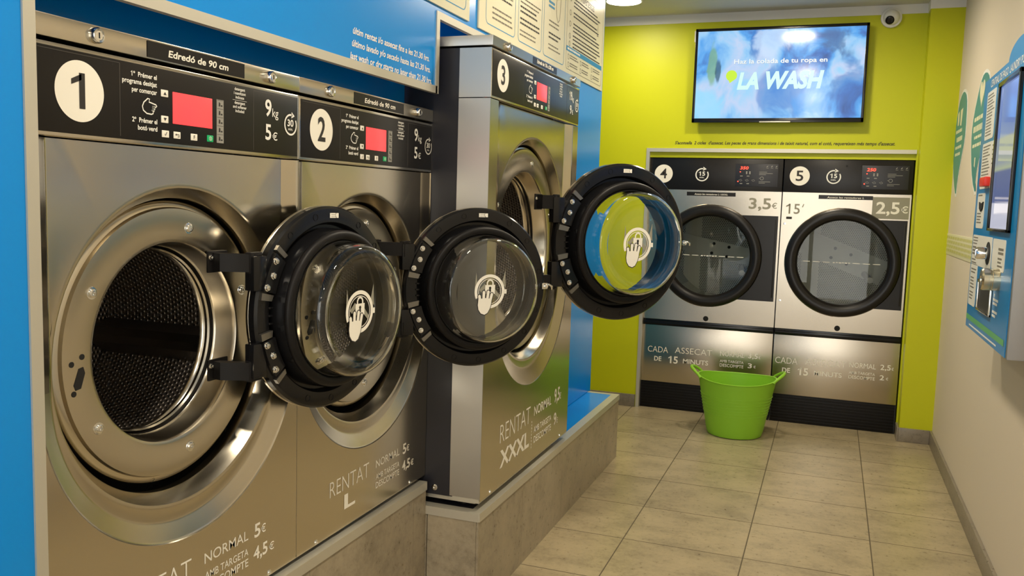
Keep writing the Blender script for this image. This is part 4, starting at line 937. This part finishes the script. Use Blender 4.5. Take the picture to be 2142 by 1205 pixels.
for q in ((A(3.52), A(3.508), 1.034, 1.146), (A(3.257), A(3.245), 1.034, 1.146), (A(3.52), A(3.245), 1.134, 1.146), (A(3.52), A(3.245), 1.034, 1.044)): m.mi = 1; m.box(*q, .001, .010, .002)
m.obj('coin_tray', [mat('tray_recess', (.03, .028, .026, 1), .6), STEEL_POL], T)

# ------------------------------------------------------------------ decals on the right wall
M = frame((XR, 0, 0), (0, -1, 0))
def leaf(label, pts, kind):
    T = thing('wall_decal', label, 'wall decal', (XR, sum(p[0] for p in pts)/len(pts), min(p[1] for p in pts)), 'teal drop decals beside the terminal')
    P = [(A(y), z) for y, z in pts]
    def smooth(P):
        Q = []
        for i in range(len(P)):
            p, q = Vector(P[i]), Vector(P[(i+1) % len(P)]); Q += [tuple(p*.75+q*.25), tuple(p*.25+q*.75)]
        return Q
    P = smooth(P)
    c = Vector((sum(p[0] for p in P)/len(P), sum(p[1] for p in P)/len(P)))
    m = MB(M); m.prism([tuple(c+(Vector(p)-c)*1.06) for p in P], .0003, .002); m.mi = 1; m.prism(P, .002, .003); m.obj('drop_shape', [WHITE_INK, TEAL2], T, smooth=False)
    m = MB(M); c_ = .0034
    if kind == 0:
        m.flat([(A(5.56), 1.945), (A(5.50), 1.955), (A(5.485), 1.90), (A(5.50), 1.875), (A(5.545), 1.875)], c_); m.flat([(A(5.455), 1.955), (A(5.36), 1.960), (A(5.39), 1.865), (A(5.44), 1.870)], c_)
        rows = ((5.59, 5.35, 1.832, .018), (5.54, 5.32, 1.782, .026), (5.57, 5.33, 1.742, .016), (5.56, 5.36, 1.704, .016))
    else:
        m.flat([(A(4.722)+.075*math.sin(t)**3, 1.963+.0045*(13*math.cos(t)-5*math.cos(2*t)-2*math.cos(3*t)-math.cos(4*t))) for t in [2*PI*i/40 for i in range(40)]], c_)
        m.flat([(A(4.80), 1.655), (A(4.765), 1.655), (A(4.77), 1.605), (A(4.80), 1.615)], c_)
        rows = ((4.90, 4.57, 1.835, .020), (4.91, 4.56, 1.782, .030), (4.865, 4.63, 1.747, .014), (4.90, 4.63, 1.707, .016))
    for ya_, yb_, z, h in rows:
        x = A(ya_)
        while x < A(yb_)-.01: w_ = min(random.uniform(.03, .07), A(yb_)-x); m.box(x, x+w_, z, z+h, c_-.0004, c_); x += w_+.012
    m.obj('decal_print', PAPER, T, smooth=False)
leaf('narrow teal drop decal with shirt icon close to the lime pillar', [(5.356, 2.047), (5.251, 2.008), (5.208, 1.891), (5.211, 1.774), (5.309, 1.67), (5.384, 1.561), (5.393, 1.469), (5.535, 1.566), (5.62, 1.669), (5.639, 1.78), (5.621, 1.896), (5.553, 2.005), (5.449, 2.047)], 0)
leaf('teal drop decal with a pale heart beside the payment terminal', [(4.641, 2.048), (4.534, 2.01), (4.479, 1.917), (4.493, 1.819), (4.554, 1.724), (4.67, 1.635), (4.724, 1.555), (4.678, 1.47), (4.819, 1.543), (4.929, 1.673), (4.971, 1.788), (4.937, 1.879), (4.849, 1.971), (4.756, 2.042)], 1)
T = thing('patterned_strip', 'cream strip with lime dashes on the wall below the decals', 'wall strip', (XR, 4.5, 1.145))
m = MB(M); m.box(A(5.697), A(3.60), 1.146, 1.265, .0003, .003, .001); m.obj('strip_board', PAPER, T)
m = MB(M); DASH = mat('lime_dash', srgb(196, 196, 70), .5)
for j in range(4):
    z = 1.165+j*.025; y = 5.68-(j % 2)*.02
    while y > 3.64: m.flat([(A(y), z), (A(y)+.010, z-.006), (A(y)+.024, z+.006), (A(y)+.018, z+.016), (A(y)+.004, z+.012)], .0034); y -= .042
m.obj('dash_pattern', DASH, T, smooth=False)

# ------------------------------------------------------------------ ceiling lamps
LAMPM = mat('lamp_diffuser', (1, 1, 1, 1), .5, emit=LAMP_COL, strength=LAMP); LAMPD = mat('dimmed_lamp_diffuser', (1, 1, 1, 1), .5, emit=LAMP_COL, strength=LAMP*.5)  # end lamp dimmed so the lime wall near it stays less bright
def lamp(x, y, label):
    T = thing('ceiling_lamp', label, 'ceiling lamp', (x, y, ZC), 'round ceiling lamps')
    Mz = Matrix.Translation((x, y, ZC)) @ Matrix.Rotation(PI, 4, 'X')
    m = MB(Mz); m.lathe([(.112, 0), (.116, .004), (.114, .012), (.104, .016), (.102, .010)], 0, 0, 48); m.obj('trim_ring', BAND, T)
    m = MB(Mz); m.lathe([(.104, .010), (.08, .014), (0, .0155)], 0, 0, 48); m.obj('diffuser', LAMPD if x < -1 else LAMPM, T)
lamp(-1.265, 5.25, 'round lit ceiling lamp near the far end of the blue wall')
for i, y in enumerate((4.80, 3.10, 1.40, -.3, -1.9)): lamp(-.30, y, 'round lit ceiling lamp over the aisle, %s from the lime wall' % ('first', 'second', 'third', 'fourth', 'fifth')[i])
